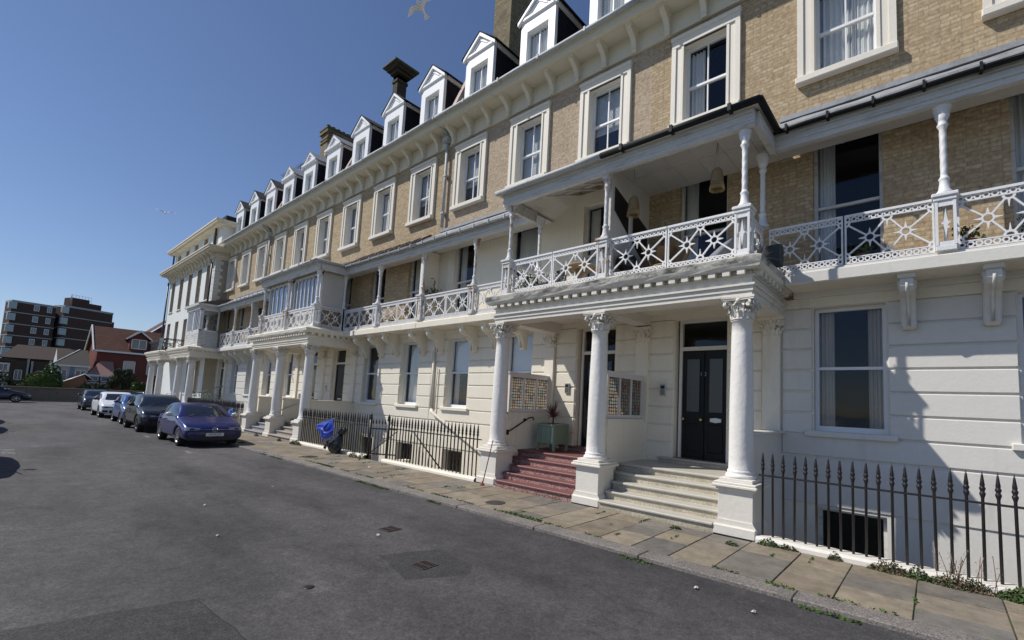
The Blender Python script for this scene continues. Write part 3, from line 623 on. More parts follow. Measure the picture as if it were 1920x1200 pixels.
        for s in (-1, 1):   # raking boards and inner moulding
            e = .14 if ped else .09
            P = [(c, za+.0), (c+s*(w+e), z1-.06), (c+s*(w+e), z1-.15), (c, za-.11)]; d.prism(P if s > 0 else P[::-1], 'y', y0-.07, y0+.02)
            P = [(c, za-.20), (c+s*w*.5, z1+.10), (c+s*w*.5, z1+.06), (c, za-.24)]; d.prism(P if s > 0 else P[::-1], 'y', y0-.022, y0)
        o = d.build('dormer', dormW, t)
        for s in (-1, 1): MB().box(c+s*(w-.01), c+s*(w-.05), y0+.1, 1.8, 9.84, z1).build('cheek', shaded_slate, o)
        for s in (-1, 1): MB().box(c+s*(w-.005), c+s*(w+.06), y0+.10, 1.6, z1-.13, z1-.02).build('fascia_board', dormW, o)
        r = MB(); e = .16
        for s in (-1, 1):
            P = [(c, za+.03), (c+s*(w+e), z1-.03), (c+s*(w+e), z1-.055), (c, za+.0)]; r.prism(P if s > 0 else P[::-1], 'y', y0-.085, 2.6)
        r.build('dormer_roof', slate if not ped else lead, o)
        ww = link('window', sd, o, (c, y0+.09, 10.02)); link('pane', pd, ww); link('curtain', cd_, ww)
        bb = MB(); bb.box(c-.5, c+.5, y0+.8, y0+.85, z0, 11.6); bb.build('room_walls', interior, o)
    return t, L
def canopy(t, L, xa, xb, mt, gmt, rolls=False):
    a, b = L(xa), L(xb); m = MB(); pr = [(0, 6.58), (-.2, 6.44), (-.45, 6.24), (-.72, 6.06), (-.84, 6.02)]; n = len(pr); N = 12
    vs = [(a+(b-a)*i/N, y, z+.012*math.sin(i*1.7+j)) for i in range(N+1) for j, (y, z) in enumerate(pr)]; vs += [(v[0], v[1], v[2]-.035) for v in vs]; o = (N+1)*n
    fs = [(i*n+j, i*n+j+1, (i+1)*n+j+1, (i+1)*n+j) for i in range(N) for j in range(n-1)]; m.add(vs, fs+[tuple(o+q for q in f[::-1]) for f in fs]+[(i*n+n-1, o+i*n+n-1, o+(i+1)*n+n-1, (i+1)*n+n-1) for i in range(N)])
    if rolls:
        x = a+.2
        while x < b: m.tube([(x, y, z+.02) for y, z in pr], .045, 6); x += .55
    else:
        m.box(a, b, -.08, 0, 6.56, 6.64)
    m.build('canopy_roof', mt, t)
    m = MB(); m.box(a, b, -.70, -.60, 5.74, 5.92); m.box(a, b, -.74, -.58, 5.92, 6.00); m.box(a, b, -.725, -.70, 5.82, 5.85)
    x = a+.3
    while x < b-.1:
        m.box(x-.02, x+.02, -.6, 0, 5.93, 5.99); x += .6
    m.build('canopy_fascia', fasc, t)
    m = MB(); m.tube([(a+(b-a)*i/8, -.80, 5.985+.006*math.sin(i*2+a)) for i in range(9)], .043, 8)
    for i in range(8): x = a+(b-a)*(i+.5)/8; m.box(x-.015, x+.015, -.857, -.745, 5.93, 6.037)
    m.build('canopy_gutter', gmt, t)
    MB().add([(a, -.02, 5.925), (b, -.02, 5.925), (b, -.62, 5.925), (a, -.62, 5.925)], [(0, 1, 2, 3)]).build('canopy_ceiling', ceilM, t)
def balcony(t, L, xa, xb, stucco, posts, brx, scr, rusts=()):
    a, b = L(xa), L(xb); m = MB(); m.cbox(a, b, -.66, 0, 3.59, 3.76, .012); m.m = [1 if sum(m.v[q][2] for q in f)/len(f) < 3.6 else 0 for f in m.f]; m.box(a, b, -.60, 0, 3.76, 3.80); m.cbox(a, b, -.10, 0, 3.50, 3.60, .01); m.build('balcony_slab', [stucco, cream], t)
    for x in brx: link('scroll_bracket', scr, t, (L(x), -.03, 3.07))
    for i, x in enumerate(posts): iron_post(t, L(x), -.56, 3.80, rust=i in rusts)
def rails(t, L, xs):
    for x0, x1 in xs:
        w = (x1-x0-.20)/2
        for j in range(2): railing(t, L(x0)+.10+j*w+.01, -.56, 3.815, w-.02)

V = {}
V0 = {-1: dict(c2=(cur2a,), c1=(c1a,)), 0: dict(c2=(cur2b, cur2c), p2=p2, c0=(c0a, c0b), p0=p0, c1=(c1a,)), 1: dict(c2=(cur2a,), p2=p2d, c1=(c1a,)), 'pil': [-2.05], 'split': -1.95}
hA, LA = house(0, [-1, 0, 1], [1], 'yellow brick terraced house at the right edge with pale ground floor and black double doors', brickA, paleW, None, gutB, lead, V0)
V1 = {2: dict(c2=(bl2,), c1=(c1a,)), 3: dict(c2=(bl2b,), c1=(c1b,), c0=(bl0,)), 4: dict(c2=(bl2,), c0=(bl0, c0a)), 'pil': [-4.41, -6.77]}
hB, LB = house(1, [2, 3, 4], [2], 'pale brick terraced house with red steps and cream first floor wall', brickB, cream, cream, gutG, lead, V1)
V2 = {5: dict(c2=(bl2,), c0=(c0n,)), 6: dict(c2=(cur2a, cur2b), c0=(c0b,)), 7: dict(c2=(bl2b,)), 'pil': [-15.75], 'ped': 0}
hC, LC = house(2, [5, 6, 7], [7], 'terraced house with brown felt canopy and a flower pot holder on its balcony wall', brickA, cream, None, gutG, felt, V2)
V3 = {8: dict(c2=(cur2a,)), 9: dict(c2=(cur2b,), c0=(c0n,)), 10: dict(c2=(cur2c,), c0=(bl0,)), 'pil': [-20.47], 'ped': 1}
hD, LD = house(3, [8, 9, 10], [8], 'terraced house with pedimented dormers and a glazed bay over the second portico', brickA, cream, None, gutG, lead, V3)
V4 = {11: dict(c2=(cur2a,)), 12: dict(c2=(bl2,), c0=(c0n,)), 13: dict(c2=(bl2,)), 'ped': 0}
hE, LE = house(4, [11, 12, 13], [13], 'last brick terraced house next to the white stucco building', brickA, paleW, None, gutG, lead, V4)

pier = lambda j: .15-2.28*j
def brs(*js): return [pier(j)+d for j in js for d in (-.42, .42)]
balcony(hA, LA, -1.72, XR, paleW, [XR-.12, pier(0)], [.58, -.26, 1.95], SCRW)
rails(hA, LA, [(-2.07, .15), (.15, 2.3)])
canopy(hA, LA, -1.93, XR, lead, gutB)
balcony(hB, LB, -11.25, -6.86, cream, [-8.97, -11.18], brs(4)+[-7.6, -10.83], SCRC, rusts=(0, 1)); rails(hB, LB, [(-8.97, -6.86), (-11.18, -8.97)]); canopy(hB, LB, -11.25, -6.9, lead, gutG)
balcony(hC, LC, -15.7, -11.25, cream, [-13.53], [-11.67]+brs(6)+[-14.9], SCRC); rails(hC, LC, [(-13.53, -11.3), (-15.8, -13.53)]); canopy(hC, LC, -15.85, -11.25, felt, gutG, rolls=True)
balcony(hD, LD, -24.93, -20.55, cream, [-22.65, -24.85], brs(10)+[-21.3, -24.5], SCRC, rusts=(0,)); rails(hD, LD, [(-22.65, -20.5), (-24.85, -22.65)]); canopy(hD, LD, -24.93, -20.4, lead, gutG)
balcony(hE, LE, -29.3, -24.93, paleW, [-27.2], [-25.35]+brs(12)+[-28.6], SCRW); rails(hE, LE, [(-27.2, -24.95), (-29.4, -27.2)]); canopy(hE, LE, -29.4, -24.93, lead, gutG)
# balcony party screens
MB().box(-.05, .05, -.56, 0, 3.8, 5.9).build('balcony_screen', cream, hC, (LC(-11.25)-.06, 0, 0))
MB().box(-.04, .04, -.56, 0, 3.8, 5.9).build('balcony_screen', paleW, hD, (LD(-24.93)+.05, 0, 0))
# roof party upstands
for h, L, x in ((hB, LB, -11.20), (hC, LC, -18.0), (hD, LD, -24.88)):
    MB().prism([(-.25, 9.85), (.75, 12.4), (4.5, 13.3), (4.5, 12.6), (1.6, 11.8), (.9, 9.85)], 'x', -.09, .09).build('roof_upstand', mat('pink_render', (.50, .40, .36), .85, .08, 3), h, (L(x), 0, 0))
# rainwater pipes
def downpipe(h, L, x, zb, hopper=9.30):
    m = MB(); m.tube([(0, -.09, zb), (0, -.09, hopper)], .045, 8); m.prism([(-.07, 0), (.07, 0), (.12, .16), (-.12, .16)], 'y', -.2, -.02, T=Matrix.Translation((0, 0, hopper)))
    z = zb+.4
    while z < hopper: m.box(-.07, .07, -.14, -.0, z, z+.05); z += 1.15
    m.tube([(.02, -.12, hopper+.12), (.03, -.2, hopper+.3), (.0, -.5, hopper+.42)], .04, 6); m.tube([(-.15, -.1, hopper+.35), (.0, -.12, hopper+.2)], .03, 6)
    return m.build('downpipe', gutG, h, (L(x), 0, 0))
downpipe(hB, LB, -11.16, 6.7); downpipe(hE, LE, -25.05, 6.7, 9.22)
m = MB(); m.tube([(0, -.07, 3.0), (0, -.07, 1.33)], .04, 8); m.tube([(.18, -.07, 2.55), (.18, -.07, 1.33)], .02, 6); m.tube([(.02, -.07, 1.35), (.12, -.08, 1.26), (2.9, -.10, .10), (3.0, -.12, -.1), (3.0, -.12, -.9)], .045, 8)
m.prism([(-.06, 0), (.06, 0), (.1, .14), (-.1, .14)], 'y', -.16, -.03, T=Matrix.Translation((0, 0, 2.98))); m.build('waste_pipe', cream, hB, (LB(-11.1), 0, 0))

# chimneys
brickD = brickmat('sooty_brick', (.07, .055, .04), (.11, .085, .06), (.05, .045, .035), stain=(.04, .035, .03))
def chimney(x0, x1, y0, y1, z1, label, pots=4, flare=False):
    cx, cy = (x0+x1)/2, (y0+y1)/2; t = thing('chimney_stack', label, 'chimney', (cx, cy, 11.5), 0, 'brick chimneys above the terrace')
    a, b = (x1-x0)/2, (y1-y0)/2; h = z1-11.5; m = MB(); m.box(-a, a, -b, b, 0, h-.3 if flare else h-.5)
    if flare:
        for i, (e, zz) in enumerate(((.04, -.70), (-.0, -.6), (-.0, -.5), (.10, -.34), (.22, -.20))): m.box(-a-e, a+e, -b-e, b+e, h+zz, h+zz+.12 if i < 4 else h+zz+.16)
    else:
        m.box(-a, a, -b, b, h-.5, h-.25)
        for e, zz, hh in ((.05, -.75, .07), (.05, -.58, .08), (.09, -.25, .13), (.05, -.12, .12)): m.box(-a-e, a+e, -b-e, b+e, h+zz, h+zz+hh)
    m.build('stack', brickD if flare else brickC, t)
    c = MB(); c.cbox(-a-(  .37 if flare else .1), a+(  .37 if flare else .1), -b-(  .37 if flare else .1), b+(  .37 if flare else .1), h-.06, h+(.04 if flare else .06), .02); c.build('capstone', mat('lichened_stone', (.10, .10, .07), .9, .3, 6, .3), t)
    for i in range(pots):
        p = MB(); p.lathe([(.11, 0), (.12, .05), (.10, .08), (.09, .22), (.105, .24), (.1, .27), (.07, .27)], n=10); p.build('chimney_pot', mat('dark_pot', (.05, .045, .04), .8, .2, 6), t, (0, -b+(i+.5)*2*b/pots, h+.06))
chimney(-11.75, -10.9, 1.9, 3.7, 17.2, 'tall brick chimney cut by the top of the picture', 4)
chimney(-18.28, -17.92, 1.9, 2.35, 16.15, 'slim chimney with a broad flared cap against the sky', 0, True)
chimney(-25.5, -24.7, 2.0, 3.9, 15.8, 'wide brick chimney with a row of pots behind the dormers', 7)
def aerial(x, y, z, h, label):
    t = thing('roof_aerial', label, 'aerial', (x, y, z), 0, 'aerials on the roofs'); m = MB(); m.tube([(0, 0, 0), (0, 0, h)], .02, 5); m.tube([(-.45, 0, h-.12), (.45, 0, h-.05)], .014, 4)
    for i in range(5): m.tube([(-.4+i*.2, -.15, h-.1), (-.4+i*.2, .15, h-.1)], .01, 4)
    m.tube([(-.15, 0, h*.35), (.2, 0, h*.38)], .014, 4); m.build('mast', blackI, t)
aerial(-28, 1.3, 12.2, 1.75, 'tall thin roof aerial on the left'); aerial(-26.6, 1.5, 12.2, 1.9, 'roof aerial between two dormers')
# ------------------------------------------------------------------ porticoes
PXS = [(-2.36, 0., 2.36)]
def steps_mesh(x0, x1, n=5, riser=None, nose=None, lite=0):
    m = MB(); ys = [-1.84, -1.63, -1.44, -1.25, -1.06]; h = (.70-PV)/5
    for i in range(5):
        z1 = PV+h*(i+1); y = ys[i]; a, b = (x0-.17, x1+.17) if i > 2 else (x0, x1)
        m.box(a, b, y+.03, .05, z1-h-.01, z1-.035, 0); m.cbox(a-.01*(i > 0), b+.01*(i > 0), y, .06, z1-.036, z1, .009, 1)
        m.box(a, b, y+.18, y+.26, z1-.001, z1+.001, 2) if lite else None
    return m
def portico(xc, label, st=cream, cols=(2.36, 0., -2.36), lift=0., walls=True, steps=(('red', -1), ('stone', 1)), xl=-2.60, xr=2.70, entm=None, screen=True, back=0.):
    t = thing('portico', label, 'portico', (xc, 0, 0), 0, 'columned porticoes along the terrace')
    for cx in cols:
        c = link('column', SHAFT, t, (cx, -1.55, .79)); c.scale = (1, 1, 1.02); c['kind'] = 'part' if False else 'part'; del c['kind']
        link('pedestal', PEDM, c, (0, 0, -.73/1.02)).scale = (1, 1, 1/1.02); link('capital', CAPM, c, (0, 0, 2.09)).scale = (1, 1, 1/1.02)
        link('pilaster_capital', pilcap, t, (cx, back-.04, 2.92)).scale = (.92, .5, 1)
        m = MB(); m.cbox(cx-.135, cx+.135, back-.09, back+.02, .67, 2.93, .006); m.cbox(cx-.16, cx+.16, back-.115, back, .67, .80, .008); m.build('pilaster', st, t)
    e = entm or portic; b0, b1 = xl+.16, xr-.16
    m = MB()
    for d, z0, z1 in ((0, 3.235, 3.30), (.018, 3.30, 3.37), (.045, 3.37, 3.40), (0., 3.40, 3.50)):   # architrave fasciae and frieze
        m.box(b0-d, b1+d, -1.73-d, -1.38, z0, z1); m.box(b0-d, b0+.34, -1.38, back, z0, z1); m.box(b1-.34, b1+d, -1.38, back, z0, z1)
    m.box(-.15, .15, -1.38, back, 3.26, 3.46); m.build('entablature', e, t); MB().box(b0+.012, b1-.012, -1.715, back, 3.455, 3.59).build('portico_ceiling', st, t)
    m = MB(); s = .195
    n = int((b1-b0)/s); s = (b1-b0)/n
    m.box(b0-.03, b1+.03, -1.76, back, 3.50, 3.515)
    for i in range(n): m.box(b0+i*s+.03, b0+i*s+.13, -1.83, -1.72, 3.515, 3.585)
    k = int((1.7+back)/s)
    for i in range(k):
        y = -1.68+i*s
        m.box(b1-.01, b1+.10, y, y+.10, 3.515, 3.585); m.box(b0-.10, b0+.01, y, y+.10, 3.515, 3.585)
    m.build('dentils', e, t)
    m = MB(); pr = [(0, 3.585), (.10, 3.585), (.125, 3.60), (.14, 3.63), (.15, 3.65), (.165, 3.73), (.14, 3.745), (.02, 3.80), (0, 3.80)]
    rings = [[(b0-d, back, z), (b0-d, -1.73-d, z), (b1+d, -1.73-d, z), (b1+d, back, z)] for d, z in pr]
    N = 26
    vs = []
    for rg in rings:
        row = [rg[0]]
        for i in range(N+1): x = rg[1][0]+(rg[2][0]-rg[1][0])*i/N; row.append((x, rg[1][1]+random.uniform(-.004, .004), rg[1][2]+random.uniform(-.005, .005)))
        row.append(rg[3]); vs += row
    w = N+3; m.add(vs, [(j*w+i, j*w+i+1, (j+1)*w+i+1, (j+1)*w+i) for j in range(len(rings)-1) for i in range(w-1)])
    m.m = [1 if q//(w-1) >= 4 else 0 for q in range(len(m.f))]
    m.quad((b0, back, 3.80), (b0, -1.73, 3.80), (b1, -1.73, 3.80), (b1, back, 3.80)); m.build('cornice', [e, grime if e is portic else e], t)
    return t
def sidewall(t, x, st, z1=1.45, y0=-1.34, w=.085, cap=False):
    m = MB(); m.box(x-w, x+w, y0, 0, -1.6 if cap else PV, z1); m.box(x-w-.02, x+w+.02, y0, 0, .70, .74); m.box(x-w-.012, x+w+.012, y0, 0, .78, .80)
    if cap: m.cbox(x-w-.05, x+w+.05, y0-.02, .0, z1, z1+.05, .012)
    m.build('side_wall', st, t)
def stained(t, x, seed, lit):
    rnd = random.Random(seed); f = MB(); y0, y1, z0, z1 = -1.32, -.03, 1.45, 2.25
    f.box(x-.03, x+.03, y0, y1, z0, z0+.07); f.box(x-.03, x+.03, y0, y1, z1-.07, z1); f.box(x-.05, x+.05, y0-.02, y1, z0-.03, z0+.0); f.box(x-.045, x+.045, y0-.02, y1, z1, z1+.03)
    ys = [y0, y0+.06, y0+.42, y0+.46, y0+.82, y0+.86, y1-.07, y1]
    for a, b in ((0, 1), (2, 3), (4, 5), (6, 7)): f.box(x-.03, x+.03, ys[a], ys[b], z0+.07, z1-.07)
    s = f.build('glazed_screen', mat('pink_white_frame', (.72, .68, .665), .5, .06, 4), t)
    ld = MB()
    pal = [(.40, .30, .21), (.36, .33, .22), (.24, .36, .37), (.40, .35, .27), (.27, .17, .14), (.18, .25, .24), (.44, .40, .33), (.34, .25, .22), (.28, .31, .23), (.42, .34, .25), (.40, .33, .26), (.36, .31, .24)]
    gs = []
    for a, b in ((1, 2), (3, 4), (5, 6)):
        nb, nz = 5, 11; g = MB(); g.col = []; gs.append(g)
        for i in range(nb):
            for j in range(nz):
                ya = ys[a]+.012+(ys[b]-ys[a]-.024)*i/nb; yb = ys[a]+.012+(ys[b]-ys[a]-.024)*(i+1)/nb; za = z0+.075+(z1-z0-.15)*j/nz; zb = z0+.075+(z1-z0-.15)*(j+1)/nz
                e = .004; c = rnd.choice(pal); g.add([(x, ya+e, za+e), (x, yb-e, za+e), (x, yb-e, zb-e), (x, ya+e, zb-e)], [(0, 1, 2, 3)]); g.col.append(c)
        for i in range(nb+1): yy = ys[a]+.012+(ys[b]-ys[a]-.024)*i/nb; ld.box(x-.005, x+.005, yy-.004, yy+.004, z0+.07, z1-.07)
        for j in range(nz+1): zz = z0+.075+(z1-z0-.15)*j/nz; ld.box(x-.006, x+.006, ys[a]+.01, ys[b]-.01, zz-.004, zz+.004)
    gm, nt, bs = newmat('stained_glass'); at = nt.nodes.new('ShaderNodeAttribute'); at.attribute_name = 'Col'; nt.links.new(at.outputs[0], bs.inputs['Base Color']); bs.inputs['Roughness'].default_value = .15
    bs.inputs['Transmission Weight'].default_value = 0; tl = nt.nodes.new('ShaderNodeBsdfTranslucent'); nt.links.new(at.outputs[0], tl.inputs[0]); mx = nt.nodes.new('ShaderNodeMixShader'); mx.inputs[0].default_value = .55
    nt.links.new(bs.outputs[0], mx.inputs[1]); nt.links.new(tl.outputs[0], mx.inputs[2]); nt.links.new(mx.outputs[0], nt.nodes['Material Output'].inputs[0])
    [q.build('stained_glass', gm, s) for q in gs]; ld.build('leading', mat('leading', (.05, .03, .03), .6, 0), s)
def stairs(t, x0, x1, kind, name='staircase'):
    m = steps_mesh(x0, x1); mats = {'red': [redT, redN, redN], 'stone': [stoneT, stoneN, stoneN], 'grey': [greyN, greyN, greyN], 'brown': [pinkN, pinkN, pinkN]}[kind]
    m.box(x0+.15, x1-.15, -.1, .1, .69, .755, 0); m.cbox(x0+.13, x1-.13, -.13, .12, .755, .79, .008, 1)
    o = m.build(name, mats, t); o['label'] = {'red': 'red speckled terrazzo steps', 'stone': 'pale stone steps with rounded nosings', 'grey': 'plain grey steps', 'brown': 'brown stone steps'}[kind]
def iron_balcony(t, xc, black=False, panels=True, z=3.82):
    for cx in (2.36, -2.36): link('iron_post', POST[1], t, (cx, -.60, z))
    for cx in (2.36, 0, -2.36): iron_post(t, cx, -1.5, z, rust=(cx <= 0))
    if panels:
        for x0 in (-2.36, 0):
            w = (2.36-.20)/2
            for j in range(2): railing(t, x0+.10+j*w+.01, -1.5, z+.015, w-.02)
        for sx in (-2.36, 2.36): railing(t, sx, -1.38, z+.015, .76, math.pi/2)
def hip_canopy(t, half=True):
    w = 2.52; x0, x1 = -w, w; y0 = -1.62; m = MB()
    m.box(x0, x1, y0, y0+.09, 5.72, 5.90); m.box(x0, x1, y0-.03, y0+.11, 5.90, 5.97); m.box(x0, x1, y0-.015, y0, 5.79, 5.82)
    for s in (x0, x1): m.box(s-.05 if s < 0 else s-.04, s+.04 if s < 0 else s+.05, y0+.09, -.6, 5.72, 5.95)
    m.build('canopy_fascia', fasc, t)
    def surf(off):
        pr = [(1., 6.60), (.86, 6.45), (.62, 6.24), (.30, 6.06), (0., 5.99)]
        vs = [];
        for s, z in pr:
            y = y0-.10+(0-(y0-.10))*s; d = .95*s; vs += [(x0-.10+d, y, z-off), (x1+.10-d, y, z-off)]
        vs2 = []
        for s, z in pr: d = .95*s; vs2 += [(x0-.10+d, y0-.1+(0-(y0-.1))*s, z-off), (x0-.10+d, 0, z-off), (x1+.10-d, y0-.1+(0-(y0-.1))*s, z-off), (x1+.10-d, 0, z-off)]
        return vs, vs2
    r = MB()
    for off, fl in ((0, False), (.03, True)):
        if fl: r.build('canopy_roof', lead, t); r = MB()
        v, v2 = surf(off); f = [(2*i, 2*i+2, 2*i+3, 2*i+1) for i in range(4)]; r.add(v, [q[::-1] if fl else q for q in f]); f = [(4*i, 4*i+1, 4*i+5, 4*i+4) for i in range(4)]+[(4*i+3, 4*i+2, 4*i+6, 4*i+7) for i in range(4)]; r.add(v2, [q[::-1] if fl else q for q in f])
    r.build('canopy_lining', ceilM, t)
    c = MB()
    if half:
        c.box(0, x1, y0+.09, 0, 5.93, 5.95)
        for i in range(1, 6): c.box(i*.45-.01, i*.45+.01, y0+.09, 0, 5.915, 5.93)
        c.box(0, x1, -.8, -.78, 5.915, 5.93)
        for i in range(1, 5):
            x = x0+.10+i*.5; c.tube([(x-.10, y0+.1, 5.86), (x-.02, -1.2, 5.98), (x+.10, -.7, 6.14), (x+.16, -.3, 6.3), (x+.2, 0, 6.42)], .028, 6)
        for y, z in ((-1.25, 5.98), (-.9, 6.08), (-.5, 6.23)): c.box(x0+.1, 0, y-.015, y+.015, z, z+.03)
    else: c.box(x0+.05, x1-.05, y0+.09, 0, 5.93, 5.95)
    c.build('canopy_ceiling', ceilM, t)
    g = MB(); g.tube([(x, y0-.12, 5.985+.004*math.sin(x*5)) for x in [x0-.1+(x1-x0+.2)*i/8 for i in range(5)]], .05, 8); g.build('canopy_gutter', gutG, t)
    g = MB(); g.tube([(x, y0-.12, 5.99) for x in (0, x1+.11)], .052, 8); g.tube([(x1+.11, y0-.12, 5.99), (x1+.11, -.8, 5.99)], .052, 8)
    for i in range(3): g.box(.4+i*.9, .45+i*.9, y0-.18, y0-.06, 5.94, 6.05)
    g.build('canopy_gutter', gutB if half else gutG, t)

P1 = portico(-4.41, 'near portico with twisted iron posts above red steps and pale stone steps', cream)
stairs(P1, -2.09, -.27, 'red'); stairs(P1, .27, 2.09, 'stone')
sidewall(P1, -2.36, cream); sidewall(P1, 0., cream); stained(P1, -2.36, 3, 1); stained(P1, 0., 5, 0)
sidewall(P1, 2.42, paleW, 1.36, -1.5, cap=True)
MB().box(-2.09, 2.09, -1.36, -.55, -1.6, PV+.02).build('steps_base', cream, P1)
iron_balcony(P1, -4.41); hip_canopy(P1, True)
# white partition with stepped dark windows across the balcony
m = MB(); m.box(-.03, .03, -1.40, 0, 3.80, 5.95); m.box(-.045, .045, -1.42, -1.36, 3.8, 5.95); m.box(-.045, .045, -.75, -.69, 3.8, 5.95); o = m.build('balcony_partition', paleW, P1)
for y0, y1, zt, zb in ((-1.30, -.80, .0, .0), (-.64, -.06, 0, 0)):
    f = lambda y: 5.62-(y+1.30)*.33; g = lambda y: 4.92-(y+1.30)*.62+.25
    q = MB(); q.add([(.034, y0, g(y0)), (.034, y1, g(y1)), (.034, y1, f(y1)), (.034, y0, f(y0))], [(0, 1, 2, 3)]); q.build('partition_pane', plasB, o)

P2 = portico(-18.09, 'second portico with glazed bay above grey and brown steps behind the bin bag', cream, entm=cream)
stairs(P2, -2.09, -.27, 'grey'); stairs(P2, .27, 2.09, 'brown')
sidewall(P2, -2.36, cream, 1.38, cap=True); sidewall(P2, 0., cream, 1.38, cap=True); sidewall(P2, 2.36, cream, 1.38, -1.5, cap=True)
iron_balcony(P2, -18.09); hip_canopy(P2, False)
def glazing(t, x0, x1, y, z0, z1, n, axis='x', low=None, gl=None):
    m = MB(); w = x1-x0
    def B(a, b, c, d): m.box(a, b, y-.03, y+.03, c, d) if axis == 'x' else m.box(y-.03, y+.03, a, b, c, d)
    B(x0, x1, z0, z0+.07); B(x0, x1, z1-.07, z1); B(x0, x0+.06, z0, z1); B(x1-.06, x1, z0, z1)
    for i in range(1, n): x = x0+w*i/n; B(x-.018, x+.018, z0, z1)
    o = m.build('glazed_frame', white, t); g = MB()
    if axis == 'x': g.quad((x0, y, z0), (x1, y, z0), (x1, y, z1), (x0, y, z1))
    else: g.quad((y, x0, z0), (y, x1, z0), (y, x1, z1), (y, x0, z1))
    g.build('pane', gl or skyglass, o)
glazing(P2, .10, 2.26, -1.36, 4.5, 5.72, 7); glazing(P2, -2.26, -.10, -1.36, 4.5, 5.72, 5)
m = MB(); m.box(.0, 2.3, -1.36, -1.33, 3.8, 4.5); m.box(-2.3, 0, -1.36, -1.33, 3.8, 4.5); m.box(2.26, 2.30, -1.33, -.60, 4.5, 5.72); m.box(-2.3, 2.3, -1.3, -1.25, 5.70, 5.93); m.build('glazed_bay_panel', ceilM, P2)
for i in range(3): pass

P3 = portico(-31.9, 'third portico with a boxed white bay on top next to the white building', cream, cols=(2.2, -.25), entm=cream, xl=-1.9, xr=2.55)
sidewall(P3, 2.2, cream, 1.05, -1.5); MB().box(-1.9, 2.2, -1.3, 0, -1.6, .67).build('porch_floor', greyN, P3)
# green iron side railing with a sweeping top
m = MB(); top = [(2.22, -1.45, 1.42), (2.22, -1.0, 1.42), (2.22, -.6, 1.62), (2.22, -.2, 1.78), (2.22, 0, 1.80)]; m.tube(top, .03, 6); m.tube([(2.22, -1.45, 1.10), (2.22, 0, 1.10)], .025, 6)
for i in range(7):
    y = -1.38+i*.2; m.tube([(2.22, y+.08*math.cos(k*.9), 1.26+.08*math.sin(k*.9)) for k in range(8)], .013, 4); m.tube([(2.22, y-.1, 1.1), (2.22, y-.1, 1.45+.3*max(0, (y+1)/1.2))], .012, 4)
m.build('side_railing', greenI, P3)
# boxed bay
m = MB(); m.box(-.25, 2.3, -1.45, -1.38, 3.80, 4.62); m.box(2.24, 2.3, -1.38, -.6, 3.80, 4.62)
for z in [3.86+.12*i for i in range(6)]: m.box(-.25, 2.31, -1.462, -1.45, z, z+.1); m.box(2.3, 2.312, -1.38, -.6, z, z+.1)
m.cbox(-.4, 2.42, -1.6, -.5, 5.95, 6.08, .02); m.box(-.3, 2.32, -1.5, -.5, 5.78, 5.95); m.build('timber_bay', fasc, P3)
glazing(P3, -.2, 1.0, -1.42, 4.62, 5.8, 5); glazing(P3, 1.05, 2.25, -1.42, 4.62, 5.8, 4); glazing(P3, -1.38, -.62, 2.27, 4.62, 5.8, 1, axis='y')
m = MB(); m.prism([(-1.6, 6.08), (-.3, 6.5), (0, 6.55), (0, 6.1)], 'x', -.4, 2.42); m.build('bay_roof', felt, P3)
P4 = portico(-37.6, 'far portico topped by black railings with a dark cloth hung on them', cream, cols=(1.0, -1.4), entm=cream, xl=-2.2, xr=1.9)
MB().box(-1.9, 1.6, -1.3, 0, PV, .67).build('porch_floor', greyN, P4)
blk = {}
def black_panel(t, x, y, w, rz=0):
    k = round(w, 2)
    if k not in blk: blk[k] = railing_mesh(k, name='black_railing_panel'); blk[k].materials.clear(); blk[k].materials.append(blackI)
    link('railing_panel', blk[k], t, (x, y, 3.82), rz)
for i in range(4): black_panel(P4, -2.1+i*.98, -1.6, .96)
black_panel(P4, 1.84, -1.58, .95, math.pi/2); black_panel(P4, -2.1, -1.58, .95, math.pi/2)
c = thing('draped_cloth', 'dark cloth draped over the black balcony railing of the far portico', 'cloth', (-36.6, -1.66, 3.9)); m = MB()
m.add([(.05*math.sin(i*.9), 0, 0) and (-.55+i*.16, -.02+.03*math.sin(i*1.9+j), .68-j*.14+.02*math.sin(i*2)) for i in range(8) for j in range(6)], [(i*6+j, i*6+j+1, (i+1)*6+j+1, (i+1)*6+j) for i in range(7) for j in range(5)], 0, True); m.build('cloth', bagK, c)

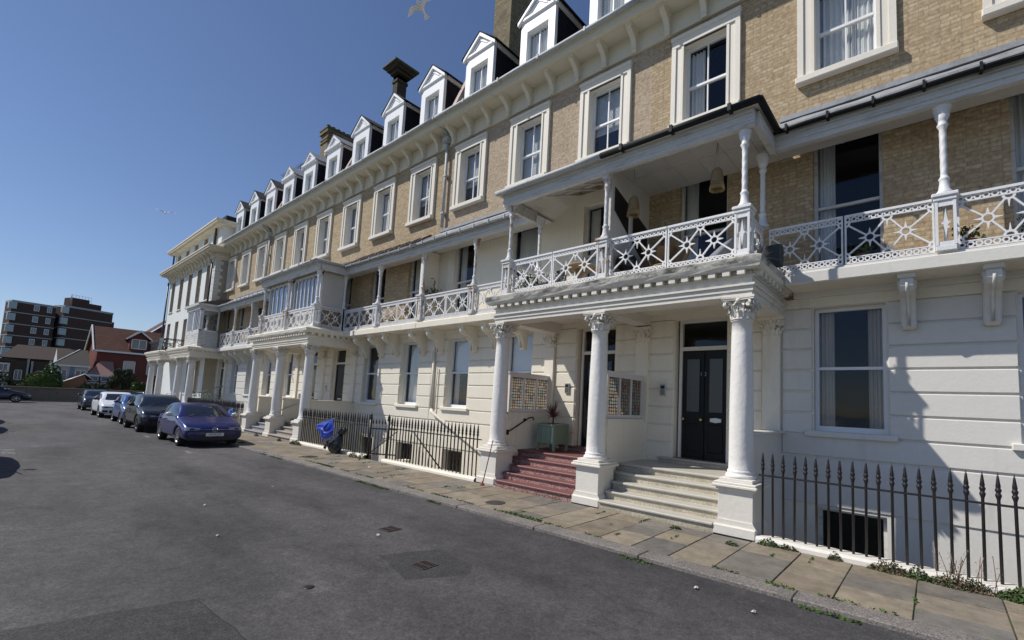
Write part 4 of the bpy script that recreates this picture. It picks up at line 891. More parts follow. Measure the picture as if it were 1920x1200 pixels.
# ------------------------------------------------------------------ front doors
def door(h, L, k, dx=0., kind='double', num=None):
    c = L(ck(k))+dx; w = .48; y = .12; fr = MB(); z0, z1 = .79, 3.33
    fr.box(c-w, c-w+.055, y-.02, y+.06, z0, z1); fr.box(c+w-.055, c+w, y-.02, y+.06, z0, z1); fr.box(c-w+.055, c+w-.055, y-.02, y+.06, z1-.05, z1); fr.box(c-w+.055, c+w-.055, y-.03, y+.06, 2.76, 2.83)
    d = fr.build('front_door', surr if kind != 'double' else paleW, h)
    q = MB(); q.quad((c-w+.05, y+.02, 2.83), (c+w-.05, y+.02, 2.83), (c+w-.05, y+.02, z1-.05), (c-w+.05, y+.02, z1-.05)); q.build('fanlight', darkglass, d)
    a, b = c-w+.055, c+w-.055; lf = MB(); lf.box(a, b, y+.02, y+.06, z0, 2.76)
    if kind == 'double':
        mid = c
        for x0, x1 in ((a+.01, mid-.006), (mid+.006, b-.01)):
            lf.cbox(x0, x1, y-.0, y+.03, z0+.01, 2.75, .006)
            for zz0, zz1 in ((.93, 1.42),): lf.cbox(x0+.07, x1-.07, y-.012, y+.01, zz0, zz1, .01)
            lf.box(x0+.07, x0+.085, y-.012, y+.01, 1.62, 2.62); lf.box(x1-.085, x1-.07, y-.012, y+.01, 1.62, 2.62); lf.box(x0+.085, x1-.085, y-.012, y+.01, 2.60, 2.62); lf.box(x0+.085, x1-.085, y-.012, y+.01, 1.62, 1.64)
        lf.build('door_leaf', doorB, d)
        for x0, x1 in ((a+.095, mid-.09), (mid+.09, b-.095)): q = MB(); q.box(x0, x1, y-.006, y+.0, 1.64, 2.60); q.build('frosted_panel', frost, d)
        for x, z in ((a+.05, 1.50), (mid-.04, 1.50)): q = MB(); q.lathe([(.008, 0), (.012, .03), (.028, .04), (.03, .055), (.016, .068)], n=10, T=Matrix.Translation((x, y, z)) @ Matrix.Rotation(math.pi/2, 4, 'X')); q.build('door_knob', brass, d)
        q = MB(); q.prism([(-.10, -.03), (-.05, -.035), (0, -.045), (.05, -.035), (.10, -.03), (.10, .03), (.05, .035), (0, .045), (-.05, .035), (-.10, .03)], 'y', -.008, .004, T=Matrix.Translation(((mid+b)/2, y-.003, 1.50))); q.build('letterbox', steel, d)
        if num: text_into(num, .10, lead, d, (mid-.02, y-.012, 2.32), (math.pi/2, 0, 0), 'door_number', sx=1.0)
    else:
        lf.cbox(a+.01, b-.01, y, y+.03, z0+.01, 2.75, .006)
        lf.cbox(a+.1, b-.1, y-.012, y+.01, .95, 1.40, .01); lf.box(a+.1, a+.12, y-.012, y+.01, 1.6, 2.62); lf.box(b-.12, b-.1, y-.012, y+.01, 1.6, 2.62); lf.box(a+.12, b-.12, y-.012, y+.01, 2.6, 2.62)
        lf.build('door_leaf', doorB, d); q = MB(); q.box(a+.13, b-.13, y-.006, y, 1.62, 2.60); q.build('glass_panel', darkglass, d)
        q = MB(); q.box(c-.13, c+.13, y-.012, y-.001, 1.46, 1.51); q.build('letterbox', steel, d); q = MB(); q.box(c-.13, c+.13, y-.014, y-.001, 1.04, 1.06); q.box(c-.13, c+.13, y-.014, y-.001, 1.09, 1.11); q.build('door_grip', steel, d)
door(hA, LA, 1, .04, 'double', '1 3'); door(hB, LB, 2, .04, 'single'); door(hC, LC, 7, 0, 'single'); door(hD, LD, 8, 0, 'single'); door(hE, LE, 13, 0, 'single')
def intercom(x, z, label, y=-.03):
    t = thing('intercom_panel', label, 'intercom', (x, y, z), 0, 'door entry panels'); m = MB(); m.cbox(-.06, .06, -.035, 0, -.11, .11, .006); m.build('panel', steel, t)
    q = MB(); q.box(-.04, .04, -.038, -.035, .02, .08); [q.box(-.035+i*.028, -.017+i*.028, -.039, -.035, -.08+j*.03, -.065+j*.03) for i in range(3) for j in range(3)]; q.build('buttons', plasB, t)
intercom(-3.96, 2.02, 'grey door entry panel beside the black double doors of number 13'); intercom(-6.24, 2.02, 'steel entry panel beside the door above the red steps'); intercom(-17.72, 1.86, 'long steel entry panel beside the door in the second portico'); intercom(-20.0, 1.5, 'small entry panel low on the far wall of the second portico')
# ------------------------------------------------------------------ area railings
m = MB(); m.lathe([(.014, 0), (.014, .86), (.016, .87), (.020, .885), (.025, .90), (.025, .915), (.017, .925), (.022, .945), (.027, .955), (.022, .97), (.017, .98), (.021, .99), (.016, 1.03), (.010, 1.08), (.002, 1.125)], n=8); BAR = m.mesh('bar', blackI)
def area_fence(x0, x1, label, y=-1.70, gate=None, plinth=paleW, zb=.12, wst=True):
    ox = (x0+x1)/2; t = thing('area_railings', label, 'railings', (ox, y, 0), 0, 'spiked railings along the basement areas')
    segs = [(x0, x1)] if not gate else [(x0, gate[0]), (gate[1], x1)]
    for a, b in segs:
        m = MB()
        n = int((b-a)*3); P = [(a-ox+(b-a)*i/n, random.uniform(-.006, .006)) for i in range(n+1)]
        for i in range(n):
            (xa, d0), (xb, d1) = P[i], P[i+1]; m.add([(xa, -.15+d0, -.15), (xb, -.15+d1, -.15), (xa, -.14+d0, zb-.02), (xb, -.14+d1, zb-.02), (xa, -.11+d0, zb+.01+d0), (xb, -.11+d1, zb+.01+d1), (xa, .09, zb+.01), (xb, .09, zb+.01), (xa, .09, -.9), (xb, .09, -.9)], [(0, 1, 3, 2), (2, 3, 5, 4), (4, 5, 7, 6), (6, 7, 9, 8)])
        m.build('plinth', plinth, t)
    for a, b in segs: MB().box(a-ox, b-ox, -.018, .018, .865, .885).build('top_rail', blackI, t)
    n = int((x1-x0)/.1215)
    for i in range(n+1):
        x = x0+.05+i*.1215
        if x > x1-.02 or (gate and gate[0]-.03 < x < gate[1]+.03): continue
        b = link('bar', BAR, t, (x-ox, 0, zb-.06)); b.rotation_euler = (random.uniform(-.008, .008), random.uniform(-.008, .008), 0)
    if gate:
        gx0, gx1 = gate
        for x in (gx0, gx1): g = MB(); g.tube([(x-ox, 0, PV-.1), (x-ox, 0, 1.05)], .035, 8); g.lathe([(.035, 1.05), (.05, 1.07), (.03, 1.1), (.04, 1.13), (.005, 1.22)], x-ox, 0, n=8); g.build('gate_post', blackI, t)
        g = MB(); w = gx1-gx0-.1
        for z in (.16, .80): g.box(.03, w, -.012, .012, z, z+.03)
        g.tube([(.03, 0, .2), (w, 0, .78)], .012, 4)
        for i in range(9): x = .05+i*(w-.06)/8; g.tube([(x, 0, .14), (x, 0, .98)], .010, 5); g.lathe([(.018, .95), (.022, .97), (.008, 1.04), (.001, 1.09)], x, 0, n=5)
        g.build('gate', blackI, t, (gx0-ox+.04, 0, 0), R(28))
    return t
area_fence(-1.78, XR, 'tall black spiked railings on the pale plinth at the right edge', plinth=portic)
area_fence(-15.5, -7.08, 'long black spiked railings with an open gate between the two porticoes', gate=(-11.35, -10.5), plinth=cream)
area_fence(-29.0, -20.9, 'black spiked railings beyond the second portico behind the blue car', plinth=cream)
area_fence(-36.2, -34.0, 'short run of black railings behind the black car', plinth=cream)
# steps down and brick sill in the area behind the gate
t = thing('basement_steps', 'steps going down into the area behind the open gate', 'steps', (-10.9, -1.5, 0)); m = MB()
for i in range(8): m.box(-.4, 1.9-i*.0, .05, .7, 0, .01) if False else m.box(-.2+i*.26, .06+i*.26, 0, .75, -1.6, -.0-i*.18)
m.build('treads', cream, t)
m = MB(); m.tube([(-.3, .78, .75), (0, .78, .75), (1.7, .78, -.35)], .018, 6)
for i in range(9): m.tube([(-.1+i*.21, .78, .55-i*.135+(.1)), (-.1+i*.21, .78, -.2-i*.16)], .010, 4)
m.build('handrail', blackI, t)
# handrail on the red steps, grey handrail in the second portico
t = thing('handrail', 'short black handrail fixed beside the red steps', 'handrail', (-6.66, -1.4, 0)); m = MB(); m.tube([(0, .0, 1.06), (0, .12, 1.10), (0, .62, 1.34), (0, .75, 1.36), (0, .78, 1.30)], .014, 6); m.box(-.03, .01, .0, .04, 1.0, 1.10); m.box(-.03, .01, .48, .52, 1.27, 1.33); m.build('rail', blackI, t)
t = thing('handrail', 'pale sloping handrail beside the grey steps of the second portico', 'handrail', (-17.98, -1.4, 0)); m = MB(); m.tube([(.03, -.3, .88), (.03, .85, 1.40), (.03, 1.2, 1.42)], .022, 6); m.build('rail', steel, t)
# thin red pole standing against the left pedestal
t = thing('red_pole', 'thin rusty red pole standing against the left pedestal of the near portico', 'pole', (-6.62, -1.96, PV)); m = MB(); m.tube([(-.07, 0, .0), (.05, .10, .86)], .010, 6); m.lathe([(.05, 0), (.045, .02), (.02, .04), (.012, .08)], -.07, 0, n=8); m.build('pole', mat('rust_red_paint', (.22, .03, .035), .6, .2, 12), t)

# ------------------------------------------------------------------ plants
GR = [(.05, .085, .025), (.065, .11, .03), (.04, .07, .02), (.08, .12, .04), (.09, .11, .05)]; RDG = [(.14, .07, .05), (.17, .10, .07), (.11, .08, .05)]; DRY = [(.28, .20, .14), (.22, .15, .11)]
def weed(name, x, y, z, rx, ry, h, n, cols, label, group=None, stems=0, size=.016):
    t = thing(name, label, 'weed', (x, y, z), 0, group); m = MB(); n = int(n*2.4)
    leaves(m, n, lambda: ((lambda a, r: (rx*r*math.cos(a), ry*r*math.sin(a), h*(1-r*r)*random.random()**.8))(random.uniform(0, 6.283), math.sqrt(random.random()))), size, cols)
    for _ in range(stems):
        x0, y0 = random.uniform(-rx, rx), random.uniform(-ry, ry)*.5; hh = random.uniform(.9, 1.7)*h*1.6; dx = random.uniform(-.1, .1); o = len(m.f)
        m.tube([(x0, y0, 0), (x0+dx*.4, y0, hh*.5), (x0+dx, y0-.02, hh)], .0035, 3); m.col += [(.20, .13, .09)]*(len(m.f)-o)
        for k in range(9): o = len(m.f); s = random.uniform(.45, 1); leaves(m, 1, lambda: (x0+dx*s+random.uniform(-.04, .04), y0+random.uniform(-.03, .03), hh*s), size*.6, DRY)
    m.build('foliage', leafM, t); return t
weed('weed_clump', -1.62, -1.87, PV, .13, .05, .10, 130, GR, 'small green weed at the foot of the right pedestal', stems=0)
weed('weed_clump', -1.40, -1.87, PV, .12, .04, .07, 90, GR+RDG, 'low reddish weed next to the right pedestal')
weed('weed_clump', -.92, -1.87, PV, .07, .04, .10, 70, GR+RDG, 'lone weed tuft halfway along the near plinth')
weed('weed_clump', -.42, -1.88, PV, .20, .06, .12, 240, RDG+GR[:2], 'reddish weed patch at the foot of the near railings')
weed('weed_clump', -.18, -1.90, PV, .10, .06, .14, 150, GR, 'bright green weed between two reddish ones')
weed('weed_clump', .14, -1.92, PV, .28, .08, .14, 420, RDG+GR+DRY, 'broad tangled weed with dry seed stalks by the railings', stems=14)
weed('weed_clump', .62, -1.93, PV, .24, .09, .14, 380, GR, 'leafy green weed at the right edge of the picture', size=.026)
weed('weed_clump', -15.2, -1.95, PV, .38, .10, .14, 300, GR, 'green weeds at the right foot of the second portico')
weed('weed_clump', -16.45, -1.95, PV, .10, .06, .12, 80, GR, 'small weed beside the brown steps'); weed('weed_clump', -18.4, -1.98, PV, .12, .06, .14, 90, GR, 'small weed beside the middle pedestal of the second portico')
weed('weed_clump', -11.65, -1.95, PV, .16, .08, .2, 160, GR, 'dark green weed by the gate post'); weed('weed_clump', -11.2, -1.96, PV, .16, .08, .16, 120, [(.12, .12, .10), (.07, .09, .06)], 'greyish weed on the kerb of the gateway')
weed('weed_clump', -2.75, -2.02, PV, .09, .04, .05, 60, GR, 'tiny weed at the foot of the pale steps'); weed('weed_clump', -1.95, -2.18, PV, .08, .05, .05, 50, GR, 'tiny weed in front of the right pedestal')
# moss in the joints: nobody could count it
m = MB(); spots = []
for x0, x1, y in ((-8.55, -7.5, -3.45), (-6.35, -6.0, -3.44), (-2.75, -2.35, -3.46), (-.95, -.5, -3.47), (.2, .5, -3.46), (-12.9, -12.2, -3.42), (-13.6, -13.2, -3.42), (-4.9, -4.2, -3.12), (-11., -10.2, -3.15), (-1.3, -1.05, -3.2)):
    for _ in range(int((x1-x0)*260)): x = random.uniform(x0, x1); spots.append((x, y+random.gauss(0, .018)))
for _ in range(26):
    x = random.uniform(-13, 1.5); yy = random.uniform(-3.1, -2.0); L = random.uniform(.08, .35)
    for _ in range(int(L*110)): spots.append((x+random.gauss(0, .006), yy+random.uniform(0, L)))
for _ in range(30):
    x = random.uniform(-13, 1.5); L = random.uniform(.1, .5)
    for _ in range(int(L*90)): spots.append((x+random.uniform(0, L), -3.16+random.gauss(0, .008)))
it = iter(spots); leaves(m, len(spots), lambda: (lambda s: (s[0], s[1], (PV if s[1] > -3.4 else RD)+random.uniform(0, .018)))(next(it)), .017, [(.06, .13, .015), (.09, .17, .02), (.05, .10, .02)], flat=.4)
tag(m.build('moss', leafM), 'bright green moss growing in the joints of the paving and along the kerb', 'moss', kind='stuff')
# gravel crumbs and litter
def litter(x, y, z, label, s=.05):
    t = thing('litter_scrap', label, 'litter', (x, y, z), random.uniform(0, 3), 'scraps of white litter on the ground'); s *= .6; m = MB(); P = [(s*random.uniform(.5, 1)*math.cos(a), s*random.uniform(.5, 1)*math.sin(a), .004+.02*random.random()) for a in [k*math.pi/4 for k in range(8)]]
    m.add(P+[(0, 0, .03)], [(i, (i+1) % 8, 8) for i in range(8)]); m.build('paper', curtD, t)
litter(-9.75, -2.55, PV, 'larger white scrap on the pavement near the manhole cover', .08); litter(-10.2, -2.45, PV, 'smaller white scrap beside the larger one', .04); litter(-1.75, -3.75, RD, 'white scrap in the gutter near the pale steps', .05); litter(-1.2, -3.9, RD, 'white scrap in the road at the bottom right', .045)
litter(-6.2, -6.3, RD, 'white flake in the middle of the road', .04); litter(-7.9, -6.0, RD, 'white flake farther off in the road', .035); litter(-5.1, -5.0, RD, 'white smear beside the road drain', .05)

# planter with a dark cordyline on the red landing
t = thing('planter', 'square sage green planter with a spiky dark red cordyline on the red steps', 'planter', (-6.22, -.50, .70)); m = MB(); w = .235
for sx in (-1, 1):
    for sy in (-1, 1): m.box(sx*w, sx*(w-.045), sy*w, sy*(w-.045), 0, .54)
m.box(-w+.012, w-.012, -w+.012, w-.012, .15, .50); m.cbox(-w-.005, w+.005, -w-.005, w+.005, .50, .55, .006)
for i in range(1, 4):
    for s in (-1, 1): m.box(-w+i*.12-.003, -w+i*.12+.003, s*(w-.012), s*(w-.006), .16, .50); m.box(s*(w-.012), s*(w-.006), -w+i*.12-.003, -w+i*.12+.003, .16, .50)
m.build('box', sageM, t); m = MB(); m.box(-w+.03, w-.03, -w+.03, w-.03, .535, .555); m.build('soil', jointM, t)
def spiky(n, L, col, z0=.0, stem=.12, w=.014, droop=.5):
    m = MB(); m.col = []
    for _ in range(n):
        a = random.uniform(0, 6.283); e = random.uniform(.15, 1.45); l = L*random.uniform(.7, 1.1); d = Vector((math.cos(a)*math.cos(e), math.sin(a)*math.cos(e), math.sin(e))); s = Vector((-math.sin(a), math.cos(a), 0)); b = Vector((0, 0, z0+stem)); vs = []
        for k in range(5): u = k/4; p = b+d*l*u+Vector((0, 0, -droop*l*u*u*math.cos(e)*.6)); ww = w*(1-u)**.6*(.6+u*.8 if u < .5 else 1); vs += [p-s*ww, p+s*ww]
        m.add(vs, [(2*i, 2*i+1, 2*i+3, 2*i+2) for i in range(4)]); k = random.uniform(.7, 1.3); c = random.choice(col); m.col += [(c[0]*k, c[1]*k, c[2]*k)]*4
    o = len(m.f); m.tube([(0, 0, z0), (0, 0, z0+stem)], w*1.3, 6); m.col += [(.08, .06, .05)]*(len(m.f)-o); return m
spiky(95, .42, [(.10, .035, .04), (.14, .05, .05), (.07, .04, .035)], .55, .12, .012, .55).build('foliage', leafM, t)

# blue carrier bag and black bin bag at the railings
def bag(name, label, cat, loc, me_fn, mt, rz=0, tilt=(0, 0)):
    t = thing(name, label, cat, loc, rz); o = me_fn().build('sack', mt, t); o.rotation_euler = (tilt[0], tilt[1], 0); return t
def crumple(w, h, d, seed, pw=.6, pinch=0.):
    rnd = random.Random(seed); m = MB(); nu, nv = 22, 16; vs = []
    ph = [rnd.uniform(0, 6.28) for _ in range(8)]
    for j in range(nv+1):
        v = j/nv; sc = math.sin(v*math.pi)**pw if 0 < v < 1 else .0; sc = sc*(1-pinch*v)
        for i in range(nu):
            a = 2*math.pi*i/nu; k = 1+.10*math.sin(3*a+ph[0]+v*5)+.08*math.sin(7*a+ph[1]-v*9)+.06*abs(math.sin(5*a+ph[2]+v*14))+.04*rnd.uniform(-1, 1)
            vs.append((w/2*sc*k*math.cos(a), d/2*sc*k*math.sin(a), h*v+.02*math.sin(4*a+ph[3])*sc))
    m.add(vs, [(j*nu+i, j*nu+(i+1) % nu, (j+1)*nu+(i+1) % nu, (j+1)*nu+i) for j in range(nv) for i in range(nu)], 0, False); return m
bk = bag('bin_bag', 'black bin bag leaning on the railings next to the blue bag', 'rubbish bag', (-12.75, -1.99, PV), lambda: crumple(.66, .62, .30, 4, .38, .45), bagK, 0, (-.12, .52))
crumple(.34, .22, .20, 9, .5).build('knotted_neck', bagK, bk, (.36, .05, .50)); m = MB(); m.add([(-.15, -.17, .12), (.05, -.19, .10), (.18, -.16, .32), (.06, -.15, .38)], [(0, 1, 2, 3)]); m.build('highlight_fold', bagK, bk)
def bluebag(s=1.):
    m = MB(); P = [(-.66, .30), (.36, .56), (.56, .30), (.40, .02), (-.10, -.12)]; nn = 14
    import itertools
    c = Vector((.05, .22)); vs = []; R_ = 6
    ring = []
    for i in range(len(P)):
        a = Vector(P[i]); b = Vector(P[(i+1) % len(P)])
        for k in range(5): ring.append(a.lerp(b, k/5))
    for side in (-1, 1):
        o = len(vs)
        for r in range(R_+1):
            for i, p in enumerate(ring): q = c.lerp(p, r/R_); d = .10*(1-(r/R_)**2)+.022*math.sin(i*1.1+r*1.3)*(r < R_)*(1 if r else 0); vs.append((q.x*s, side*d*s, q.y*s))
    n = len(ring); K = n*(R_+1); F = []
    for sd in (0, 1):
        for r in range(R_):
            for i in range(n): f = (sd*K+r*n+i, sd*K+r*n+(i+1) % n, sd*K+(r+1)*n+(i+1) % n, sd*K+(r+1)*n+i); F.append(f if sd else f[::-1])
    m.add(vs, F, 0, False); return m
t = thing('blue_bag', 'bright blue seagull-proof rubbish bag hung on the railings beside the black bin bag', 'rubbish bag', (-13.55, -1.84, .42)); bluebag(.95).build('sack', bagB, t); m = MB(); m.tube([(-.58, -.03, .29), (0, -.13, .40), (.33, -.05, .50)], .007, 4); m.tube([(-.06, -.10, -.04), (.10, -.13, .25), (.33, -.05, .50)], .007, 4); m.tube([(.33, 0, .52), (.37, .12, .56)], .01, 4); m.build('straps', mat('bag_strap', (.15, .25, .6), .5, 0), t)
t = thing('blue_bag', 'smaller light blue bag hung on the railings behind the parked blue car', 'rubbish bag', (-22.0, -1.80, .62)); bluebag(.5).build('sack', mat('light_blue_bag', (.03, .16, .5), .45, .1, 6), t)

# ------------------------------------------------------------------ things on the balconies
def lantern(x, y, ztop, zb, label):
    t = thing('wicker_lantern', label, 'lantern', (x, y, zb), 0, 'wicker lanterns hung under the canopy'); t.scale = (.72,)*3; ztop = zb+(ztop-zb)/.72; m = MB()
    m.lathe([(.13, .0), (.135, .10), (.13, .20), (.118, .32), (.085, .42), (.04, .46)], n=18, caps=False)
    for k in range(9): z = .03+k*.045; r = .137-(.03*max(0, (z-.2)/.2))-(.03*max(0, (z-.36)/.1)); m.tube([(r*math.cos(a*math.pi/7), r*math.sin(a*math.pi/7), z+.006*(a % 2)) for a in range(15)], .008, 4)
    m.build('basket', wicker, t); f = MB()
    for i in range(60): a = i*6.283/60; f.tube([(.13*math.cos(a), .13*math.sin(a), .12), (.155*math.cos(a), .155*math.sin(a), .02), (.15*math.cos(a)+random.uniform(-.01, .01), .15*math.sin(a), -.05+random.uniform(-.02, .02))], .006, 3)
    f.build('fringe', mat('straw_fringe', (.48, .36, .18), .9, .2, 20), t); c = MB(); c.tube([(-.06, 0, .45), (0, 0, ztop-zb)], .009, 4); c.tube([(.06, 0, .45), (0, 0, ztop-zb)], .009, 4); c.build('cord', mat('cord', (.5, .48, .45), .9, 0), t)
lantern(-4.10, -1.1, 5.93, 5.10, 'wicker lantern with straw fringe hanging near the white partition'); lantern(-2.60, -1.1, 5.93, 5.18, 'wicker lantern with straw fringe hanging near the right corner of the canopy')
def wchair(x, y, rz, label):
    t = thing('wicker_chair', label, 'chair', (x, y, 3.81), rz, 'wicker chairs on the balcony'); m = MB(); vs = []; n = 14
    for j in range(7):
        for i in range(n+1): a = -2.0+4.0*i/n; r = .26+.035*j; vs.append((r*math.sin(a), .9*r*math.cos(a), .28+j*.075*(.55+.6*math.cos(a*.5))))
    f = [(j*(n+1)+i, j*(n+1)+i+1, (j+1)*(n+1)+i+1, (j+1)*(n+1)+i) for j in range(6) for i in range(n)]; m.add(vs, f, 0, True); m.lathe([(.02, .27), (.25, .27), (.26, .30), (.02, .31)], n=16); m.build('basket_seat', wicker, t)
    for a in (.8, 2.3, 3.9, 5.4): l = MB(); l.tube([(.2*math.cos(a), .2*math.sin(a), .28), (.26*math.cos(a), .26*math.sin(a), 0)], .014, 5); l.build('leg', wicker, t)
wchair(-3.55, -.85, .3, 'round wicker chair behind the sunburst railing, left of the grey parasol'); wchair(-4.0, -.55, -.5, 'wicker chair nearest the white partition')
t = thing('round_table', 'small round wicker table on the left half of the near balcony', 'table', (-5.35, -.95, 3.81)); m = MB(); m.lathe([(.02, .50), (.30, .50), (.32, .53), (.30, .56), (.02, .56)], n=22); m.build('table_top', wicker, t); m = MB(); m.lathe([(.12, 0), (.05, .15), (.04, .35), (.10, .5)], n=10); m.build('base', wicker, t)
t = thing('mosaic_seat', 'patterned black and white bench behind the far left railing of the near balcony', 'bench', (-6.15, -.95, 3.81)); m = MB(); m.cbox(-.32, .32, -.18, .18, .30, .36, .01); m.cbox(-.32, .32, .14, .20, .36, .62, .01); [m.box(sx*.30, sx*.26, sy*.16, sy*.12, 0, .3) for sx in (-1, 1) for sy in (-1, 1)]; m.build('bench_frame', mat('patterned_fabric', (.5, .5, .5), .9, .1, 3, dirt=(.03, .03, .03), dscale=22, dlo=.48, dhi=.52), t)
def potted(x, y, z, label, cols, r=.16, h=.3, n=140, pot=True, cat='plant', grp='plants on the balconies', sz=.035):
    t = thing('potted_plant', label, cat, (x, y, z), 0, grp)
    if pot: m = MB(); m.lathe([(.07, 0), (.10, .14), (.11, .15), (.09, .155)], n=10); m.build('pot', mat('clay_pot', (.22, .11, .07), .8, .1, 5), t)
    m = MB(); leaves(m, n, lambda: (random.gauss(0, r*.5), random.gauss(0, r*.5), .15+random.random()*h), sz, cols); m.build('foliage', leafM, t)
potted(-6.45, -1.2, 3.81, 'bright leafy plant at the left corner of the near balcony', [(.10, .20, .03), (.07, .14, .03)], .16, .35, 200)
for x, lb in ((-.75, 'small potted plant by the railing right of the dark grey covered box'), (.35, 'spindly potted plant at the base of the right balcony post')): potted(x, -.42, 3.81, lb, GR, .14, .16, 90)
potted(.95, -.42, 3.81, 'leafy pot plant at the far right of the balcony', GR, .14, .25, 110)
t = thing('potted_plant', 'young palm standing behind the railing of the near balcony', 'plant', (-3.72, -.7, 4.02), 0, 'plants on the balconies'); m = MB(); m.lathe([(.08, 0), (.12, .2), (.13, .21), (.1, .22)], n=12); m.build('pot', plasB, t); spiky(26, .34, [(.12, .17, .07), (.2, .24, .12), (.08, .12, .05)], .2, .42, .012, .4).build('foliage', leafM, t)
t = thing('potted_plant', 'flowering pot in a scrolled iron holder on the cream side screen', 'plant', (-11.0, -.32, 4.55), 0, 'plants on the balconies'); m = MB(); m.tube([(-.16, 0, .55), (0, 0, .5), (.05, 0, .38), (-.02, 0, .3), (-.06, 0, .38)], .01, 4); m.tube([(0, 0, .5), (.02, 0, .1)], .01, 4); m.lathe([(.05, -.1), (.11, .05), (.11, .07)], n=10); m.build('holder', blackI, t); m = MB(); leaves(m, 170, lambda: (random.gauss(0, .14), random.gauss(0, .1), .08+random.gauss(0, .07)), .045, GR+[(.14, .05, .05)]); m.build('foliage', leafM, t)
potted(-8.0, -.42, 3.81, 'pot of red and green flowers on the cream balcony', GR+[(.4, .03, .03)], .2, .14, 130); potted(-12.8, -.42, 3.81, 'dark red pot plant behind the railing under the brown canopy', GR+RDG, .2, .2, 130); potted(-25.6, -.4, 3.81, 'pot of red flowers on the far balcony', GR+[(.45, .03, .03)], .16, .14, 80)
# folded parasol and barbecue, silver tinsel grass at the corner
t = thing('folded_parasol', 'grey folded parasol lying against the inside of the near railing', 'parasol', (-2.95, -.8, 3.85)); m = MB(); m.lathe([(.02, 0), (.05, .05), (.12, .35), (.06, .75), (.02, .8)], n=9, fn=lambda r, z, a: r*(1+.25*math.cos(4*a)), T=Matrix.Rotation(.75, 4, 'Y')); m.build('canopy', mat('grey_cloth', (.20, .21, .25), .85, .1, 5), t); m = MB(); m.tube([(0, 0, 0), (.66, 0, .72)], .012, 5); m.build('pole', steel, t)
t = thing('barbecue', 'black kettle barbecue seen through the railing near the white partition', 'barbecue', (-4.18, -1.15, 3.81)); m = MB(); m.ball((0, 0, .40), (.2, .2, .16)); m.build('kettle', plasB, t); [MB().tube([(.1*math.cos(a), .1*math.sin(a), .3), (.2*math.cos(a), .2*math.sin(a), 0)], .01, 4).build('leg', plasB, t) for a in (0, 2.1, 4.2)]
t = thing('covered_box', 'dark grey covered box at the right corner of the near portico roof', 'box', (-1.78, -1.0, 3.81)); m = MB(); m.prism([(-.11, 0), (.11, 0), (.14, .25), (.05, .33), (-.12, .28)], 'x', -.09, .10); m.build('cover', mat('dark_grey_cover', (.045, .055, .06), .8, .1, 6), t)
t = thing('silver_grass', 'silvery dry tufted plant spilling over the right corner of the near portico', 'plant', (-1.90, -1.25, 3.80)); q = spiky(150, .30, [(.42, .40, .40), (.30, .28, .28), (.55, .53, .52)], 0, .06, .007, .9); q.build('foliage', leafM, t)
t = thing('silver_grass', 'dry grass growing from the ledge in front of the right railing panel', 'plant', (-2.7, -1.66, 3.76)); q = spiky(26, .13, [(.32, .25, .16), (.22, .18, .12)], 0, .02, .003, .4); q.build('foliage', leafM, t)
def wall_lamp(x, y, z, label):
    t = thing('wall_lantern', label, 'lamp', (x, y, z), 0, 'black lanterns on the balcony screens'); m = MB(); m.lathe([(.02, 0), (.07, .04), (.10, .22), (.12, .24), (.05, .32), (.01, .36)], n=6, smooth=False); m.tube([(0, 0, .3), (0, .14, .34), (0, .16, .1)], .01, 4); m.build('lantern_body', blackI, t)
wall_lamp(-24.6, -.3, 5.2, 'black lantern on the white balcony screen'); wall_lamp(-24.4, -.2, 4.7, 'lower black lantern near the white balcony screen')
# ------------------------------------------------------------------ white stucco building at the far end
WX0, WX1, WY = -42.1, -31.45, -.6
wst = mat('white_stucco', (.73, .755, .735), .7, .04, 1.2, .1, 12, dirt=(.5, .5, .46), dscale=.8, dlo=.6, dhi=.9)
wt = thing('stucco_building', 'white stucco building at the far end of the terrace with an extra top storey', 'building', ((WX0+WX1)/2, WY, 0)); ox = (WX0+WX1)/2; a, b = WX0-ox, WX1-ox
cxs = [x-ox for x in (-41.0, -38.85, -36.75, -34.65, -32.75)]; ww = .46
H3 = [(c-ww, c+ww, 6.75, 8.85) for c in cxs]; H4 = [(c-.42, c+.42, 9.95, 10.85) for c in cxs]; H1w = [(c-.42, c+.42, 3.85, 5.95) for c in cxs]; HGw = [(c-.45, c+.45, 1.3, 3.2) for c in cxs[2:]]
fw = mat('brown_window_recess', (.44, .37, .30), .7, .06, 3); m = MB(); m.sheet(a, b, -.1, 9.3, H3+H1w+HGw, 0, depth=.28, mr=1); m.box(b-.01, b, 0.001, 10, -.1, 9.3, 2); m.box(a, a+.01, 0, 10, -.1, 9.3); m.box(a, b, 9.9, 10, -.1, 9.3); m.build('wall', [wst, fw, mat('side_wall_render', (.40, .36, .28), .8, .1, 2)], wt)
m = MB(); m.sheet(a, b, 9.55, 11.0, H4, .12, depth=.2, mr=1); m.box(b-.01, b, .12, 9, 9.55, 11.0); m.box(a, a+.01, .12, 9, 9.55, 11.); m.box(a, b, 8.9, 9, 9.55, 11.); m.build('attic_storey', [wst, fw], wt)
m = MB()
for i in range(22):
    z = 4.9+.2*i; L = .34 if i % 2 else .22; m.cbox(b-L, b+.03, -.035, L, z+.006, z+.194, .008)
m.build('quoins', paleW, wt)
m = MB(); 
for e, z0, z1 in ((.12, 9.1, 9.22), (.45, 9.38, 9.46), (.56, 9.46, 9.56), (.60, 9.56, 9.62)): m.box(a-e, b+e, -e, 9, z0, z1)
m.box(a-.05, b+.05, -.05, 9, 9.0, 9.38); m.build('cornice', eavesM, wt)
for i in range(16): link('eaves_bracket', EAVB, wt, (a+.35+(b-a-.6)*i/15, -.04, 8.82))
m = MB()
